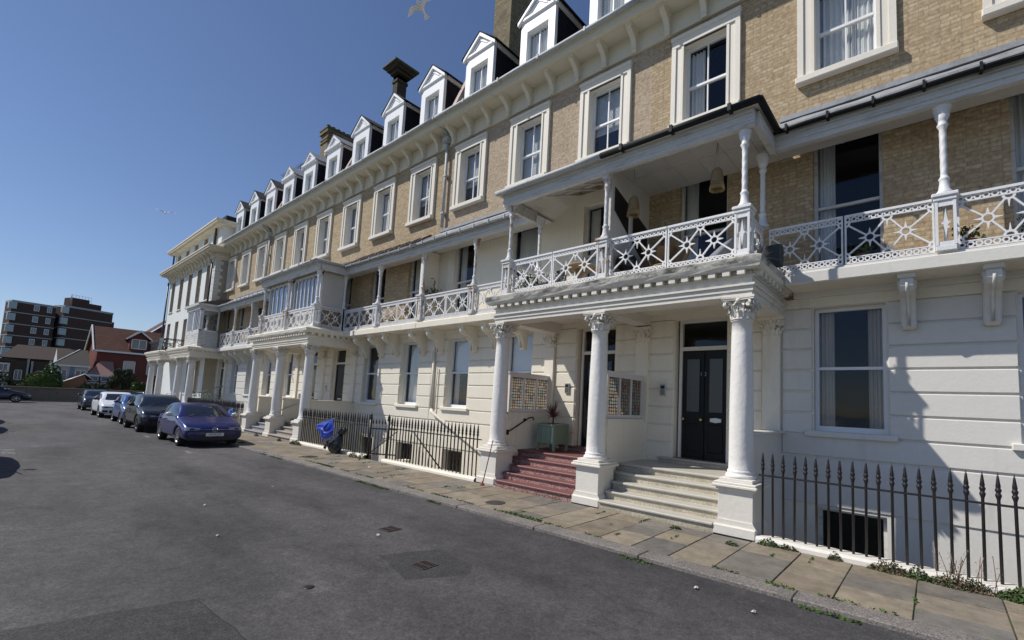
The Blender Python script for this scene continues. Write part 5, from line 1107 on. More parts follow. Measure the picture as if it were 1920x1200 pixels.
for e, z0, z1 in ((.3, 10.98, 11.06), (.42, 11.06, 11.16), (.46, 11.16, 11.24)): m.box(a-e, b+e, .12-e, 9, z0, z1)
m.build('attic_cornice', eavesM, wt); m = MB(); m.box(a+.0, b-.2, .5, 8.5, 11.2, 11.5); m.box(b-1.4, b+.1, .2, 3, 11.22, 11.62); m.build('flat_roof', gutB, wt)
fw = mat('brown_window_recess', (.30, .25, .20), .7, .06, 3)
for hs, n in ((H3, 'window'), (H4, 'window'), (H1w, 'window'), (HGw, 'window')):
    for (x0, x1, z0, z1) in hs:
        dy = .12 if hs is H4 else 0; m = MB(); c = (x0+x1)/2; m.box(x0, x0+.06, dy+.15, dy+.22, z0, z1); m.box(x1-.06, x1, dy+.15, dy+.22, z0, z1); m.box(x0, x1, dy+.15, dy+.22, z1-.06, z1); m.box(x0, x1, dy+.15, dy+.22, z0, z0+.07); m.box(x0, x1, dy+.14, dy+.2, (z0+z1)/2-.02, (z0+z1)/2+.02); m.cbox(x0-.06, x1+.06, dy-.06, dy+.1, z0-.08, z0, .01)
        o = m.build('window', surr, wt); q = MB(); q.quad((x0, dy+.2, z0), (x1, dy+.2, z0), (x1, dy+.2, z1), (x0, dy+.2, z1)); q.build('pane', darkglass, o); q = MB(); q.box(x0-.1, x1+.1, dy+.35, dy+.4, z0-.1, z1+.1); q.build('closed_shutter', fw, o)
for x, z0, z1 in ((a-.06, 0, 9.0), (b-.42, 5.0, 9.0), (b-.9, 9.7, 11.0), (a-.06, 9.6, 11.)): m = MB(); m.tube([(x, -.1 if z0 < 9 else .02, z0), (x, -.1 if z0 < 9 else .02, z1)], .05, 6); m.build('downpipe', blackI, wt)
m = MB(); m.prism([(-.05, 5.95), (-.7, 6.05), (-.0, 6.6)], 'x', b-1.2, b+.1); m.build('lean_to_roof', felt, wt)

# ------------------------------------------------------------------ background: wall, hedges, houses, flats
dbrick = brickmat('dark_wall_brick', (.15, .125, .10), (.20, .17, .14), (.17, .15, .13), stain=(.10, .09, .07), bump=.2)
rbrick = brickmat('red_brick', (.17, .045, .035), (.21, .065, .05), (.13, .065, .055), stain=(.13, .035, .03), bump=.1)
bbrick = brickmat('dark_flats_brick', (.085, .05, .046), (.11, .068, .06), (.075, .05, .045), stain=(.065, .04, .037), bump=.05)
tile = brickmat('clay_tile', (.105, .05, .036), (.13, .065, .045), (.065, .03, .025), .2, .16, .01, (.2, .1, .07), bump=.3)
t = thing('garden_wall', 'long dark brick wall across the end of the street', 'wall', (-54, 0, 0)); m = MB(); m.box(-.15, .15, -26, 26, -.05, 1.02); m.cbox(-.2, .2, -26, 26, 1.02, 1.12, .02)
for i in range(14): m.box(-.2, .2, -26+i*4-.2, -26+i*4+.2, -.05, 1.02) if i else None
m.build('brickwork', dbrick, t)
def hedge(x, y, rx, ry, h, n, label, cols, z=0., box=False, size=.14, name='hedge', cat='hedge', trunk=False, tight=False):
    t = thing(name, label, cat, (x, y, z), 0, 'hedges and bushes behind the far wall'); m = MB()
    def pos():
        if box: 
            f = random.random(); p = [random.uniform(-rx, rx), random.uniform(-ry, ry), random.uniform(0, h)]
            if f < .4: p[2] = h+random.gauss(0, .05)
            elif f < .7: p[0] = rx+random.gauss(0, .05)
            elif f < .9: p[1] = -ry+random.gauss(0, .05)
            return p
        a = random.uniform(0, 6.283); e = math.asin(random.random()); k = 1+random.gauss(0, .012) if tight else 1+.10*math.sin(3*a+e*4)+.07*math.sin(7*a)+random.gauss(0, .035)
        if random.random() < .25: k *= random.uniform(.6, 1)
        return (rx*k*math.cos(a)*math.cos(e)**.8, ry*k*math.sin(a)*math.cos(e)**.8, h*k*math.sin(e))
    leaves(m, n, pos, size, cols); m.build('foliage', leafM, t); c = MB()
    if box: c.box(-rx+.1, rx-.1, -ry+.1, ry-.1, 0, h-.1)
    else: c.ball((0, 0, 0), (rx*(.95 if tight else .86), ry*(.95 if tight else .86), h*(.95 if tight else .86)), 0, 24, 14)
    c.build('inner_growth', mat('inner_leaf', cols[0], .9, .3, 4), t); return t
G1 = [(.045, .085, .02), (.035, .07, .018), (.06, .11, .025), (.07, .12, .03)]; G2 = [(.035, .06, .03), (.045, .07, .035), (.03, .05, .025)]
hedge(-57.5, -5.45, 1.25, 1.25, 2.3, 9000, 'big rounded green hedge behind the far wall', [(.065, .105, .02), (.055, .09, .018), (.075, .115, .022)], size=.06, tight=True); hedge(-60.0, -4.75, .7, .75, 2.75, 2200, 'lighter bush peeping behind the big rounded hedge', [(.07, .12, .03), (.09, .14, .04)])
hedge(-58.5, -9.2, 1.2, 2.6, 2.2, 3000, 'dark loose hedge at the left edge', G2); hedge(-57, -2.3, .8, 1.3, 1.45, 1800, 'low dark bush in front of the brick garage', G2); hedge(-57, 1.25, .8, .95, 1.75, 2600, 'flat clipped hedge in front of the red house', G1, box=True)
hedge(-57.5, 12, 1, 4, 1.8, 1200, 'clipped hedge hidden mostly by the terrace', G1, box=True)
t = thing('bushy_tree', 'dark bushy tree in front of the red brick house', 'tree', (-59, -.2, 0)); m = MB(); m.tube([(0, 0, 0), (.1, .05, 1.2), (.05, .1, 2.0)], .14, 7, taper=.08)
for a_ in range(6): m.tube([(.05, .1, 1.1+.1*a_), (.5*math.cos(a_*1.1), .5*math.sin(a_*1.1), 1.9+.12*a_)], .05, 5, taper=.02)
m.build('trunk', mat('dark_bark', (.08, .065, .05), .9, .3, 6), t)
m = MB(); blobs = [(0, 0, 2.35, .62), (.1, -.55, 2.0, .5), (0, .55, 2.15, .52), (.2, .1, 1.6, .55), (-.1, -.35, 2.75, .38), (0, .35, 2.8, .36), (.1, .8, 1.65, .4), (.1, -.8, 1.5, .36)]
def bp():
    q = random.choice(blobs); d_ = Vector((random.gauss(0, 1), random.gauss(0, 1), random.gauss(0, 1))).normalized()*q[3]*random.random()**.35; return (q[0]+d_.x, q[1]+d_.y, q[2]+d_.z)
leaves(m, 5200, bp, .05, [(.05, .065, .03), (.04, .05, .022), (.075, .085, .045), (.03, .04, .02)], asp=3.4); m.build('crown', leafM, t)
# red brick house
def gable(m, x0, x1, y0, y1, z0, z1, axis):    # solid roof prism, ridge along axis
    if axis == 'y': m.prism([(x0, z0), (x1, z0), ((x0+x1)/2, z1)], 'y', y0, y1)
    else: m.prism([(y0, z0), (y1, z0), ((y0+y1)/2, z1)], 'x', x0, x1)
def hwin(t, x, y, z, w, h, mt=None, n=2, depth=.05):
    f = MB(); f.box(0, depth, -w/2, -w/2+.06, 0, h); f.box(0, depth, w/2-.06, w/2, 0, h); f.box(0, depth, -w/2, w/2, 0, .06); f.box(0, depth, -w/2, w/2, h-.06, h); [f.box(0, depth-.01, -w/2+w*i/n-.025, -w/2+w*i/n+.025, .06, h-.06) for i in range(1, n)]
    o = f.build('window', mt or white, t, (x, y, z)); q = MB(); q.box(.0, .015, -w/2+.06, w/2-.06, .06, h-.06); q.build('pane', skyg, o); return o
skyg = mat('far_window_glass', (.18, .20, .22), .15, 0)
t = thing('red_house', 'dark red brick house with clay tiled roof and a white edged dormer', 'house', (-66, 0, 0)); m = MB(); m.box(-7, 0, -1.45, 9, 0, 5.05); m.add([(0, -1.45, 5.05), (-7, -1.45, 5.05), (-3.5, -1.45, 7.6)], [(0, 1, 2)]); m.build('wall', rbrick, t)
m = MB(); m.add([(.25, -1.7, 4.95), (.25, 9, 4.95), (-3.5, 9, 7.75), (-3.5, -1.7, 7.75), (-7.2, 9, 4.95), (-7.2, -1.7, 4.95), (.25, -1.7, 4.83), (.25, 9, 4.83)], [(0, 1, 2, 3), (3, 2, 4, 5), (6, 7, 1, 0)]); m.build('roof', tile, t)
m = MB(); m.box(.2, .3, -1.75, 9, 4.85, 5.02); m.prism([(.3, 4.85), (.3, 5.0), (-3.5, 7.85), (-7.3, 5.0), (-7.3, 4.85), (-3.5, 7.65)], 'y', -1.80, -1.70); m.build('bargeboards', white, t)
m = MB(); m.box(-2, -.2, .95, 2.45, 5.1, 6.6); m.add([(-.2, .95, 6.6), (-.2, 2.45, 6.6), (-.2, 1.7, 7.3)], [(0, 1, 2)]); d = m.build('dormer', rbrick, t); m = MB(); m.add([(.1, .7, 6.45), (-3, .7, 6.45), (-3, 1.7, 7.45), (.1, 1.7, 7.45), (.1, 2.7, 6.45), (-3, 2.7, 6.45)], [(0, 1, 2, 3), (3, 2, 5, 4)]); m.build('dormer_roof', tile, d)
m = MB(); m.prism([(.65, 6.38), (.65, 6.55), (1.7, 7.5), (2.75, 6.55), (2.75, 6.38), (1.7, 7.28)], 'x', .03, .13); m.build('dormer_bargeboard', white, d); hwin(d, -.2, 1.7, 5.45, 1.25, 1.05, n=2)
for y in (1.1, 3.0): hwin(t, 0, y, 2.75, .95, 1.35, n=1)
q = MB(); q.box(0, .03, 1.1-.4, 1.1+.4, 2.85, 4.0); q.box(0, .03, 3.0-.4, 3.0+.4, 2.85, 4.0); q.build('drawn_blinds', curtD, t)
m = MB(); m.box(0, 1.6, -2.05, -.25, 0, 2.45); bm = m.build('porch', rbrick, t); m = MB(); m.add([(1.75, -2.15, 2.45), (1.75, -.15, 2.45), (0, -.15, 3.9), (0, -1.1, 3.9), (0, -2.15, 2.45)], [(0, 1, 2, 3), (0, 3, 4)]); m.build('porch_roof', mat('pale_pink_tile', (.34, .19, .155), .9, .1, 6), bm); m = MB(); m.box(1.7, 1.78, -2.15, -.15, 2.3, 2.46); m.box(.0, 1.7, -2.19, -2.13, 2.3, 2.46); m.build('porch_fascia', white, bm)
for y in (-1.6, -.75):
    for z in (1.2, 1.8): hwin(bm, 1.6, y, z, .7, .5, n=1)
t = thing('gabled_house', 'tall red gabled house half hidden behind the terrace', 'house', (-72, 0, 0)); m = MB(); m.box(-6, 0, 1.6, 9.4, 0, 6.0); m.add([(0, 1.6, 6.0), (0, 9.4, 6.0), (0, 5.5, 9.9)], [(0, 1, 2)]); m.build('wall', rbrick, t); m = MB(); m.add([(.3, 1.2, 5.8), (-6, 1.2, 5.8), (-6, 5.5, 10.1), (.3, 5.5, 10.1), (.3, 9.8, 5.8), (-6, 9.8, 5.8)], [(0, 1, 2, 3), (3, 2, 5, 4)]); m.build('roof', tile, t)
# small rendered house and brick garage
lgrey = mat('pale_grey_render', (.42, .42, .43), .8, .05, 2); rg = mat('grey_brown_roof', (.062, .054, .047), .9, .15, 3)
t = thing('small_house', 'small pale rendered house with a grey brown pitched roof', 'house', (-64.5, 0, 0)); m = MB(); m.box(-5, 0, -4.35, -2.05, 0, 3.2); m.add([(-5, -4.2, 3.25), (0, -4.2, 3.25), (-2.5, -4.2, 4.9)], [(1, 0, 2)]); m.build('wall', mat('white_house_render', (.52, .52, .54), .8, .04, 2), t); m = MB(); m.add([(.3, -4.6, 3.2), (.3, -1.95, 3.2), (-2.5, -2.0, 4.9), (-2.5, -2.6, 4.9), (-5.3, -4.6, 3.2), (-5.3, -1.95, 3.2)], [(0, 1, 2, 3), (0, 3, 4), (4, 3, 2, 5)]); m.build('roof', rg, t); m = MB(); m.box(.25, .32, -4.6, -1.95, 3.1, 3.24); m.tube([(.3, -4.6, 3.2), (-2.5, -2.6, 4.93)], .05, 4); m.build('fascia_board', white, t)
hwin(t, 0, -3.65, 1.75, .4, 1.05, n=1); hwin(t, 0, -2.55, 1.9, .75, .9, n=2); m = MB(); m.box(0, .03, -3.3, -3.0, 1.7, 3.1); m.build('blue_panel', mat('blue_grey_panel', (.22, .26, .34), .7, 0), t)
t = thing('brick_garage', 'low orange brick garage with a white edged gable', 'garage', (-60.5, 0, 0)); m = MB(); m.box(-4, 0, -4.1, -2.2, 0, 1.5); m.add([(0, -4.1, 1.5), (0, -2.2, 1.5), (0, -2.6, 2.3)], [(0, 1, 2)]); m.build('wall', brickmat('orange_brick', (.36, .16, .10), (.42, .2, .13), (.3, .2, .15), stain=(.3, .14, .1)), t); m = MB(); m.add([(.1, -4.3, 1.4), (-4, -4.3, 1.4), (-4, -2.6, 2.4), (.1, -2.6, 2.4), (.1, -2.0, 1.9), (-4, -2.0, 1.9)], [(0, 1, 2, 3), (3, 2, 5, 4)]); m.build('roof', tile, t); m = MB(); m.tube([(.12, -4.3, 1.4), (.12, -2.6, 2.4), (.12, -2.0, 1.9)], .05, 4); m.build('bargeboard', white, t)
# old houses with white bargeboards
def oldhouse(x, y0, y1, ze, zr, label, gables):
    t = thing('old_house', label, 'house', (x, 0, 0), 0, 'old houses in front of the flats'); m = MB(); m.box(-8, 0, y0, y1, 0, ze); m.build('wall', mat('dark_house_wall', (.06, .045, .04), .9, .1, 2), t)
    m = MB(); m.add([(.4, y0-.4, ze), (.4, y1+.4, ze), (-3, y1-1.5, zr), (-3, y0+1.0, zr), (-8, y0, ze), (-8, y1, ze)], [(0, 1, 2, 3), (0, 3, 4), (1, 5, 2), (3, 2, 5, 4)]); m.build('roof', mat('brown_old_roof', (.06, .04, .032), .9, .15, 2), t)
    for gy, gw, gh in gables:
        g = MB(); g.box(0, 1.4, gy-gw, gy+gw, 0, ze*.92); o = g.build('bay', mat('brown_gable', (.08, .055, .045), .9, .1, 2), t)
        for e in (-1, 1): MB().box(1.4, 1.55, gy+e*gw-.09, gy+e*gw+.09, .8, ze*(.98 if e > 0 else .92)).build('white_board', lgrey, o)
        hwin(o, 1.4, gy, ze*.35, gw*.9, ze*.3)
    return t
oldhouse(-96, -18, -8.2, 4.6, 6.1, 'brown roofed house at the left edge below the flats', [(-8.9, .8, 5.6)]); oldhouse(-92, -7.2, .2, 4.4, 6.3, 'steep brown roofed house with tall white bargeboards', [(-5.9, .75, 6.2), (-4.0, .8, 6.6)])
t = thing('bay_building', 'low building with white bays at the left edge behind the hedge', 'building', (-80, 0, 0)); m = MB(); m.box(-4, 0, -14, -6.6, 0, 3.6); m.build('wall', mat('brown_low_wall', (.11, .08, .07), .9, .1, 2), t); m = MB(); m.box(-4.3, .3, -14, -6.4, 3.6, 3.9); m.build('flat_roof', rg, t)
for y in (-8.6, -7.3): m = MB(); m.box(0, .7, y-.45, y+.45, .8, 2.2); m.box(0, .7, y-.45, y+.45, 2.4, 3.4); o = m.build('bay', white, t); hwin(o, .7, y, 2.5, .7, .8, n=2); hwin(o, .7, y, 1.2, .7, .8, n=2)
# flats
def flats(name, label, P0, P1, top, storeys, sh, wins, dep=4, corner=None):
    P0 = Vector(P0); P1 = Vector(P1); d = P1-P0; Ln = d.length; rz = math.atan2(d.y, d.x)   # local x along the face, -y outward
    t = thing(name, label, 'flats', (P0.x, P0.y, 0), rz, 'brown brick flats beyond the houses'); m = MB(); m.box(0, Ln, 0, dep, 0, top); m.build('wall', bbrick, t); m = MB()
    for i in range(storeys+1): z = top-i*sh; m.box(-.06, Ln+.06, -.06, dep, z-.2 if i else z-.45, z+.0)
    m.build('floor_band', mat('white_band', (.36, .37, .40), .7, .05, 1), t)
    for i in range(storeys):
        z = top-(i+1)*sh+.75
        for (x, w) in wins:
            f = MB(); f.box(x-w/2, x+w/2, -.09, 0, z, z+1.35); o = f.build('window', white, t); q = MB(); q.box(x-w/2+.08, x-.03, -.11, -.09, z+.1, z+1.25); q.box(x+.03, x+w/2-.08, -.11, -.09, z+.1, z+1.25); q.build('pane', skyg2, o)
        if corner: f = MB(); f.box(-.5, .75, -.3, .3, z-.1, z+1.45); f.build('corner_window', corner, t)
    return t
skyg2 = mat('flats_glass', (.20, .24, .30), .2, 0); wg = mat('corner_glazing', (.36, .44, .48), .3, .15, .6)
flats('flats', 'left block of dark brick flats with white bands', (-160, -6.7), (-161.6, .2), 19.4, 6, 2.62, [(3.9, .9), (6.0, .8)], corner=wg)
F2 = flats('flats', 'right block of dark brick flats stepping up to a roof house', (-161.0, 1.5), (-164.5, 10.4), 19.9, 6, 2.62, [], corner=wg)
m = MB(); m.box(1.5, 7.3, .6, 3.8, 19.9, 21.3); m.box(1.5, 4.8, .6, 3.8, 21.3, 22.1); m.box(9.58, 10.6, 1, 4, 0, 17.6); m.build('roof_house', bbrick, F2); m = MB()
for i in range(7): m.tube([(1.6+i*.6, .8, 22.1 if i < 6 else 21.3), (1.6+i*.6, .8, 22.8)], .03, 4)
m.tube([(1.6, .8, 22.8), (5.2, .8, 22.8)], .03, 4); m.tube([(1.2, .5, 19.9), (1.2, .5, 22.9)], .09, 5); m.build('roof_rail', mat('grey_rail', (.3, .32, .35), .6, 0), F2)
t = thing('flats', 'third dark block of flats cut by the left edge', 'flats', (-175, -16, 0), 0, 'brown brick flats beyond the houses'); m = MB(); m.box(-10, 0, -12, 7.0, 0, 17.3); m.build('wall', bbrick, t); m = MB(); [m.box(0, .2, -12, 7.0, z, z+.3) for z in (5, 8, 11, 14, 17)]; m.build('floor_band', mat('white_band2', (.35, .36, .4), .7, 0), t)

# ------------------------------------------------------------------ cars
carglass = mat('car_glass', (.012, .014, .016), .06, 0, spec=.9); chrome = mat('chrome', (.7, .7, .72), .15, 0, metal=1.)
CARS = {}
def car_meshes(kind):
    S = dict(
     hatch=dict(L=4.26, W=.90, hood=[(0, .50), (.02, .60), (.10, .68), (.35, .80), (.8, .90), (1.18, .99), (1.95, 1.38), (2.4, 1.455), (3.2, 1.43), (3.75, 1.32), (4.12, 1.02), (4.22, .78), (4.26, .55)], cowl=1.18, ws=1.95, rt=3.72, rb=4.08, wx=(.86, 3.49), r=.325, fz=.18),
     suv=dict(L=4.45, W=.93, hood=[(0, .55), (.02, .70), (.10, .84), (.35, .96), (.8, 1.03), (1.15, 1.10), (1.85, 1.52), (2.4, 1.63), (3.4, 1.60), (4.0, 1.46), (4.32, 1.10), (4.41, .85), (4.45, .6)], cowl=1.15, ws=1.85, rt=3.95, rb=4.28, wx=(.88, 3.60), r=.36, fz=.24),
     coupe=dict(L=4.6, W=.92, hood=[(0, .52), (.02, .62), (.10, .72), (.35, .86), (.8, .95), (1.15, 1.03), (1.9, 1.42), (2.4, 1.52), (3.1, 1.50), (3.9, 1.28), (4.4, 1.04), (4.55, .95), (4.6, .6)], cowl=1.15, ws=1.9, rt=3.3, rb=4.2, wx=(.9, 3.75), r=.35, fz=.22),
     small=dict(L=3.65, W=.83, hood=[(0, .55), (.02, .68), (.08, .78), (.3, .90), (.55, .98), (.85, 1.06), (1.5, 1.42), (1.95, 1.50), (2.7, 1.48), (3.3, 1.38), (3.55, 1.05), (3.62, .8), (3.65, .55)], cowl=.85, ws=1.5, rt=3.2, rb=3.52, wx=(.70, 3.05), r=.29, fz=.2))[kind]
    L, W = S['L'], S['W']
    def itp(T, s):
        for (a, u), (b, v) in zip(T[:-1], T[1:]):
            if s <= b: k = (s-a)/(b-a); return u+(v-u)*k
        return T[-1][1]
    wid = [(0, .80*W), (.05, .90*W), (.15, .95*W), (.35, .98*W), (.8, .995*W), (1.4, W), (L-1., W), (L-.35, .95*W), (L-.08, .86*W), (L, .74*W)]
    hc = itp(S['hood'], S['cowl'])
    ss = sorted(set([0, .03, .08, .16, .28, .42, S['cowl'], S['ws'], S['rt'], S['rb'], L-.16, L-.06, L]+[round(S['cowl']+(S['ws']-S['cowl'])*k, 3) for k in (.33, .66)]+[round(S['ws']+(S['rt']-S['ws'])*k/6, 3) for k in range(1, 6)]+[round(w+S['r']*1.18*math.cos(a), 3) for w in S['wx'] for a in [math.pi*i/8 for i in range(9)]]+[round(S['rt']+(S['rb']-S['rt'])*.5, 3)]))
    ss = [s for i, s in enumerate(ss) if i == 0 or s-ss[i-1] > .012]
    rows = []; info = []
    for s in ss:
        top = itp(S['hood'], s); w = itp(wid, s); belt = min(top-.03, hc-.06+.05*(s/L)); z0 = S['fz']
        for wx in S['wx']:
            q = (S['r']*1.16)**2-(s-wx)**2
            if q > 0: z0 = max(z0, S['r']+math.sqrt(q)*.98)
        z0 = min(z0, belt-.08)
        z1 = max(z0+.02, min(.40, belt-.2)); z2 = max(z1+.02, min(belt-.16, .70))
        gh = max(0, min(1, (top-belt)/(.36)))if S['cowl'] < s < S['rb']+.02 else 0
        wr = (w-.05)-(w-.05-.60*W/.9)*1.0
        if gh > 0: k = gh; p4 = ((w-.06)*(1-k)+(wr+.05)*k, belt+(top-belt)*(.90)); p5 = (p4[0]-.03*k-.05, top-.010); 
        else: p4 = (w-.14, belt+(top-belt)*.55+.012); p5 = (w-.38, top-.012+.004)
        rows.append([(w*.94, z0), (w, z1), (w*1.0, z2), (w-.035, belt), p4, p5, (0, top)]); info.append(gh)
    m = MB(); n = 7; N = 2*n-1; vs = []
    for s, r in zip(ss, rows):
        full = [(-y, z) for y, z in r]+[(y, z) for y, z in r[:-1][::-1]]
        vs += [(-s, y, z) for y, z in full]
    F = []; mi = []
    for i in range(len(ss)-1):
        sm = (ss[i]+ss[i+1])/2
        for j in range(N-1):
            b = j if j < n-1 else N-2-j; F.append((i*N+j, i*N+j+1, (i+1)*N+j+1, (i+1)*N+j)); k = 0
            if S['cowl'] < sm < S['ws'] and b == 5: k = 1
            if S['rt'] < sm < S['rb'] and b == 5: k = 1
            if S['cowl']+.30 < sm < S['rt']+.18 and b == 3:
                k = 1
                mid = (S['ws']+S['rt'])/2+.12
                if abs(sm-mid) < .06: k = 2
            if b == 2 and sm > L-.13: k = 4
            if b == 0 and not any(abs(sm-w_) < S['r']*1.3 for w_ in S['wx']) and kind in ('suv',): k = 2
            mi.append(k)
    F.append(tuple(range(N))); mi.append(0); F.append(tuple((len(ss)-1)*N+j for j in range(N))[::-1]); mi.append(0)
    F += [(i*N, (i+1)*N, (i+1)*N+N-1, i*N+N-1) for i in range(len(ss)-1)]; mi += [2]*(len(ss)-1)
    me = bpy.data.meshes.new('car'); me.from_pydata(vs, [], F)
    for q in range(5): me.materials.append([plasB, carglass, gutB, lampM, ambM][q])
    me.polygons.foreach_set('material_index', mi); me.update()
    import bmesh
    bm = bmesh.new(); bm.from_mesh(me); bmesh.ops.recalc_face_normals(bm, faces=bm.faces); bm.to_mesh(me)
    o = bpy.data.objects.new('tmp', me); COL.objects.link(o); md = o.modifiers.new('s', 'SUBSURF'); md.levels = 2; md.render_levels = 2
    dg = bpy.context.evaluated_depsgraph_get(); sm_ = bpy.data.meshes.new_from_object(o.evaluated_get(dg)); bpy.data.objects.remove(o)
    from mathutils.bvhtree import BVHTree
    out = {'bvh': BVHTree.FromPolygons([v.co.copy() for v in sm_.vertices], [tuple(p.vertices) for p in sm_.polygons])}
    for q, nm, sd_ in ((0, 'body', 0), (1, 'glazing', 0), (2, 'trim', 0), (3, 'headlight', 1), (3, 'headlight2', -1), (4, 'tail_light', 1), (4, 'tail_light2', -1)):
        b2 = bmesh.new(); b2.from_mesh(sm_); bmesh.ops.delete(b2, geom=[f for f in b2.faces if f.material_index != q or (sd_ and f.calc_center_median().y*sd_ < 0)], context='FACES')
        if sd_:
            for v in b2.verts: v.co += v.normal*.004
        mm = bpy.data.meshes.new(nm); b2.to_mesh(mm); mm.polygons.foreach_set('use_smooth', [True]*len(mm.polygons)); mm.polygons.foreach_set('material_index', [0]*len(mm.polygons)); mm.materials.clear(); out[nm] = mm; b2.free()
        mm.materials.append([white, carglass, gutB, lampM, ambM][q])
    # wheels
    r = S['r']; T = Matrix.Rotation(math.pi/2, 4, 'X'); w = MB(); w.lathe([(r*.66, -.11), (r*.9, -.115), (r*.985, -.09), (r, -.05), (r, .05), (r*.985, .09), (r*.9, .115), (r*.66, .11)], n=28, T=T, caps=False); out['tyre'] = w.mesh('tyre', tyreM)
    w = MB(); w.lathe([(r*.68, -.105), (r*.62, -.10), (r*.60, .10), (r*.68, .105)], n=24, T=T, caps=False)
    for i in range(5):
        for da in (-.13, .13): a = i*2*math.pi/5; w.prism([(math.cos(a+da*.6)*r*.14-.0, math.sin(a+da*.6)*r*.14), (math.cos(a+da)*r*.65, math.sin(a+da)*r*.65), (math.cos(a+da*1.9)*r*.65, math.sin(a+da*1.9)*r*.65), (math.cos(a+da*2.4)*r*.14, math.sin(a+da*2.4)*r*.14)], 'y', -.10, -.07); 
    w.lathe([(.001, -.105), (r*.17, -.10), (r*.17, -.06)], n=12, T=T.inverted() @ Matrix.Identity(4)) if False else w.prism(circ(r*.18, 12), 'y', -.108, -.05)
    out['rim'] = w.mesh('rim', rimM); out['S'] = S; w = MB(); w.prism(circ(r*.6, 16), 'y', -.04, .04); out['disc'] = w.mesh('brake_disc', plasB); return out
def car(kind, paint, label, x, y, rz=0., lamps=True, plate=None, badge=None, rim=rimM, flash=False, mirror=None, ant=False, rails_=False, flat=False):
    if kind not in CARS: CARS[kind] = car_meshes(kind)
    C = CARS[kind]; S = C['S']; t = thing('parked_car', label, 'car', (x, y, RD), rz, 'cars parked along the kerb'); t.scale = (.81,)*3
    bd = C['body'].copy(); bd.materials.clear(); bd.materials.append(paint); body = link('body', bd, t)
    link('window_glass', C['glazing'], t); link('trim', C['trim'], t); [link('tail_light', C[k_], t) for k_ in ('tail_light', 'tail_light2')]
    L, W = S['L'], S['W']
    for wx in S['wx']:
        for sy in (-1, 1):
            w = link('wheel', C['disc'], t, (-wx, sy*(W-.155), S['r'])); 
            if sy > 0: w.rotation_euler = (0, 0, math.pi)
            link('tyre', C['tyre'], w); rm = C['rim']
            if rim is not rimM: rm = rm.copy(); rm.materials.clear(); rm.materials.append(rim)
            link('rim', rm, w)
    m = MB(); m.box(-L+.25, -.25, -W+.24, W-.24, S['fz']+.02, .60); m.build('underbody', plasB, t)
    zf = S['hood'][1][1]
    # front: upper grille, lower intake, fog lamp recesses, splitter
    m = MB(); P = lambda yy, zz: 0.0+.0
    def fx(yy, zz):
        h = C['bvh'].ray_cast(Vector((2, yy, zz)), Vector((-1, 0, 0)))[0]
        return h.x if h is not None and h.x > -.9 else None
    def strip(y0, y1, z0, z1, mt, name, off=.012, n=14, nz=3, tp=0., tb=0.):
        """a patch that follows the car's nose; tp / tb lift the bottom / drop the top towards y0"""
        q = MB(); G = {}
        for i in range(n+1):
            u = i/n; yy = y0+(y1-y0)*u
            for j in range(nz+1):
                za, zb = z0+tp*(1-u), z1-tb*(1-u); zz = za+(zb-za)*j/nz; x_ = fx(yy, zz)
                if x_ is not None: G[i, j] = len(q.v); q.v.append((x_+off, yy, zz))
        for i in range(n):
            for j in range(nz):
                k4 = [G.get(w_) for w_ in ((i, j), (i+1, j), (i+1, j+1), (i, j+1))]
                if None not in k4: q.f.append(tuple(k4)); q.m.append(0); q.sm.append(True)
        if q.f: return q.build(name, mt, t)
    k9 = W/.9; hz = S['hood'][3][1] if S['hood'][3][0] < .5 else zf
    for s in (-1, 1):
        strip(s*.40*k9, s*.86*k9, zf-.035, zf+.085, lampM, 'headlight', .010, 14, 3, .02, .035); strip(s*.58*k9, s*.70*k9, zf-.01, zf+.05, plasB, 'lamp_insert', .013, 5, 2); strip(s*.58*k9, s*.80*k9, S['fz']+.12, S['fz']+.25, plasB, 'side_intake', .010, 8, 2)
    strip(-.42*k9, .42*k9, zf-.03, zf+.035, plasB, 'grille'); strip(-.41*k9, .41*k9, zf-.005, zf+.008, chrome, 'grille_bar', .02, nz=1)
    strip(-.52*k9, .52*k9, S['fz']+.09, S['fz']+.25, plasB, 'intake'); strip(-.78*k9, .78*k9, S['fz']+.02, S['fz']+.05, plasB, 'splitter', .03)
    if flash: m = MB(); m.ball((-.06, -.60*W/.9, zf-.24), (.05, .07, .05)); m.build('indicator', ambM, t)
    if plate:
        m = MB(); X0 = fx(0, zf-.17)+.012; m.cbox(X0, X0+.02, -.26, .26, zf-.22, zf-.11, .004); pl = m.build('number_plate', plateM, t); text_into(plate, .105, inkM, pl, (X0+.022, 0, zf-.165), (math.pi/2, 0, math.pi/2), 'plate_lettering', ext=.001, sx=.9)
    if badge:
        m = MB(); zc = zf-.0; X0 = fx(0, zc)+.02; m.tube([(X0, .075*math.cos(a*math.pi/10), zc+.075*math.sin(a*math.pi/10)) for a in range(21)], .008, 5)
        m.tube([(X0, -.028, zc+.062), (X0, 0, zc+.008), (X0, .028, zc+.062)], .007, 4); m.tube([(X0, -.058, zc+.04), (X0, -.028, zc-.055), (X0, 0, zc-.004), (X0, .028, zc-.055), (X0, .058, zc+.04)], .007, 4); m.build('badge', chrome, t)
    # mirrors, handles, wipers, seams
    zc = [z for s_, z in S['hood'] if s_ == S['cowl']][0]
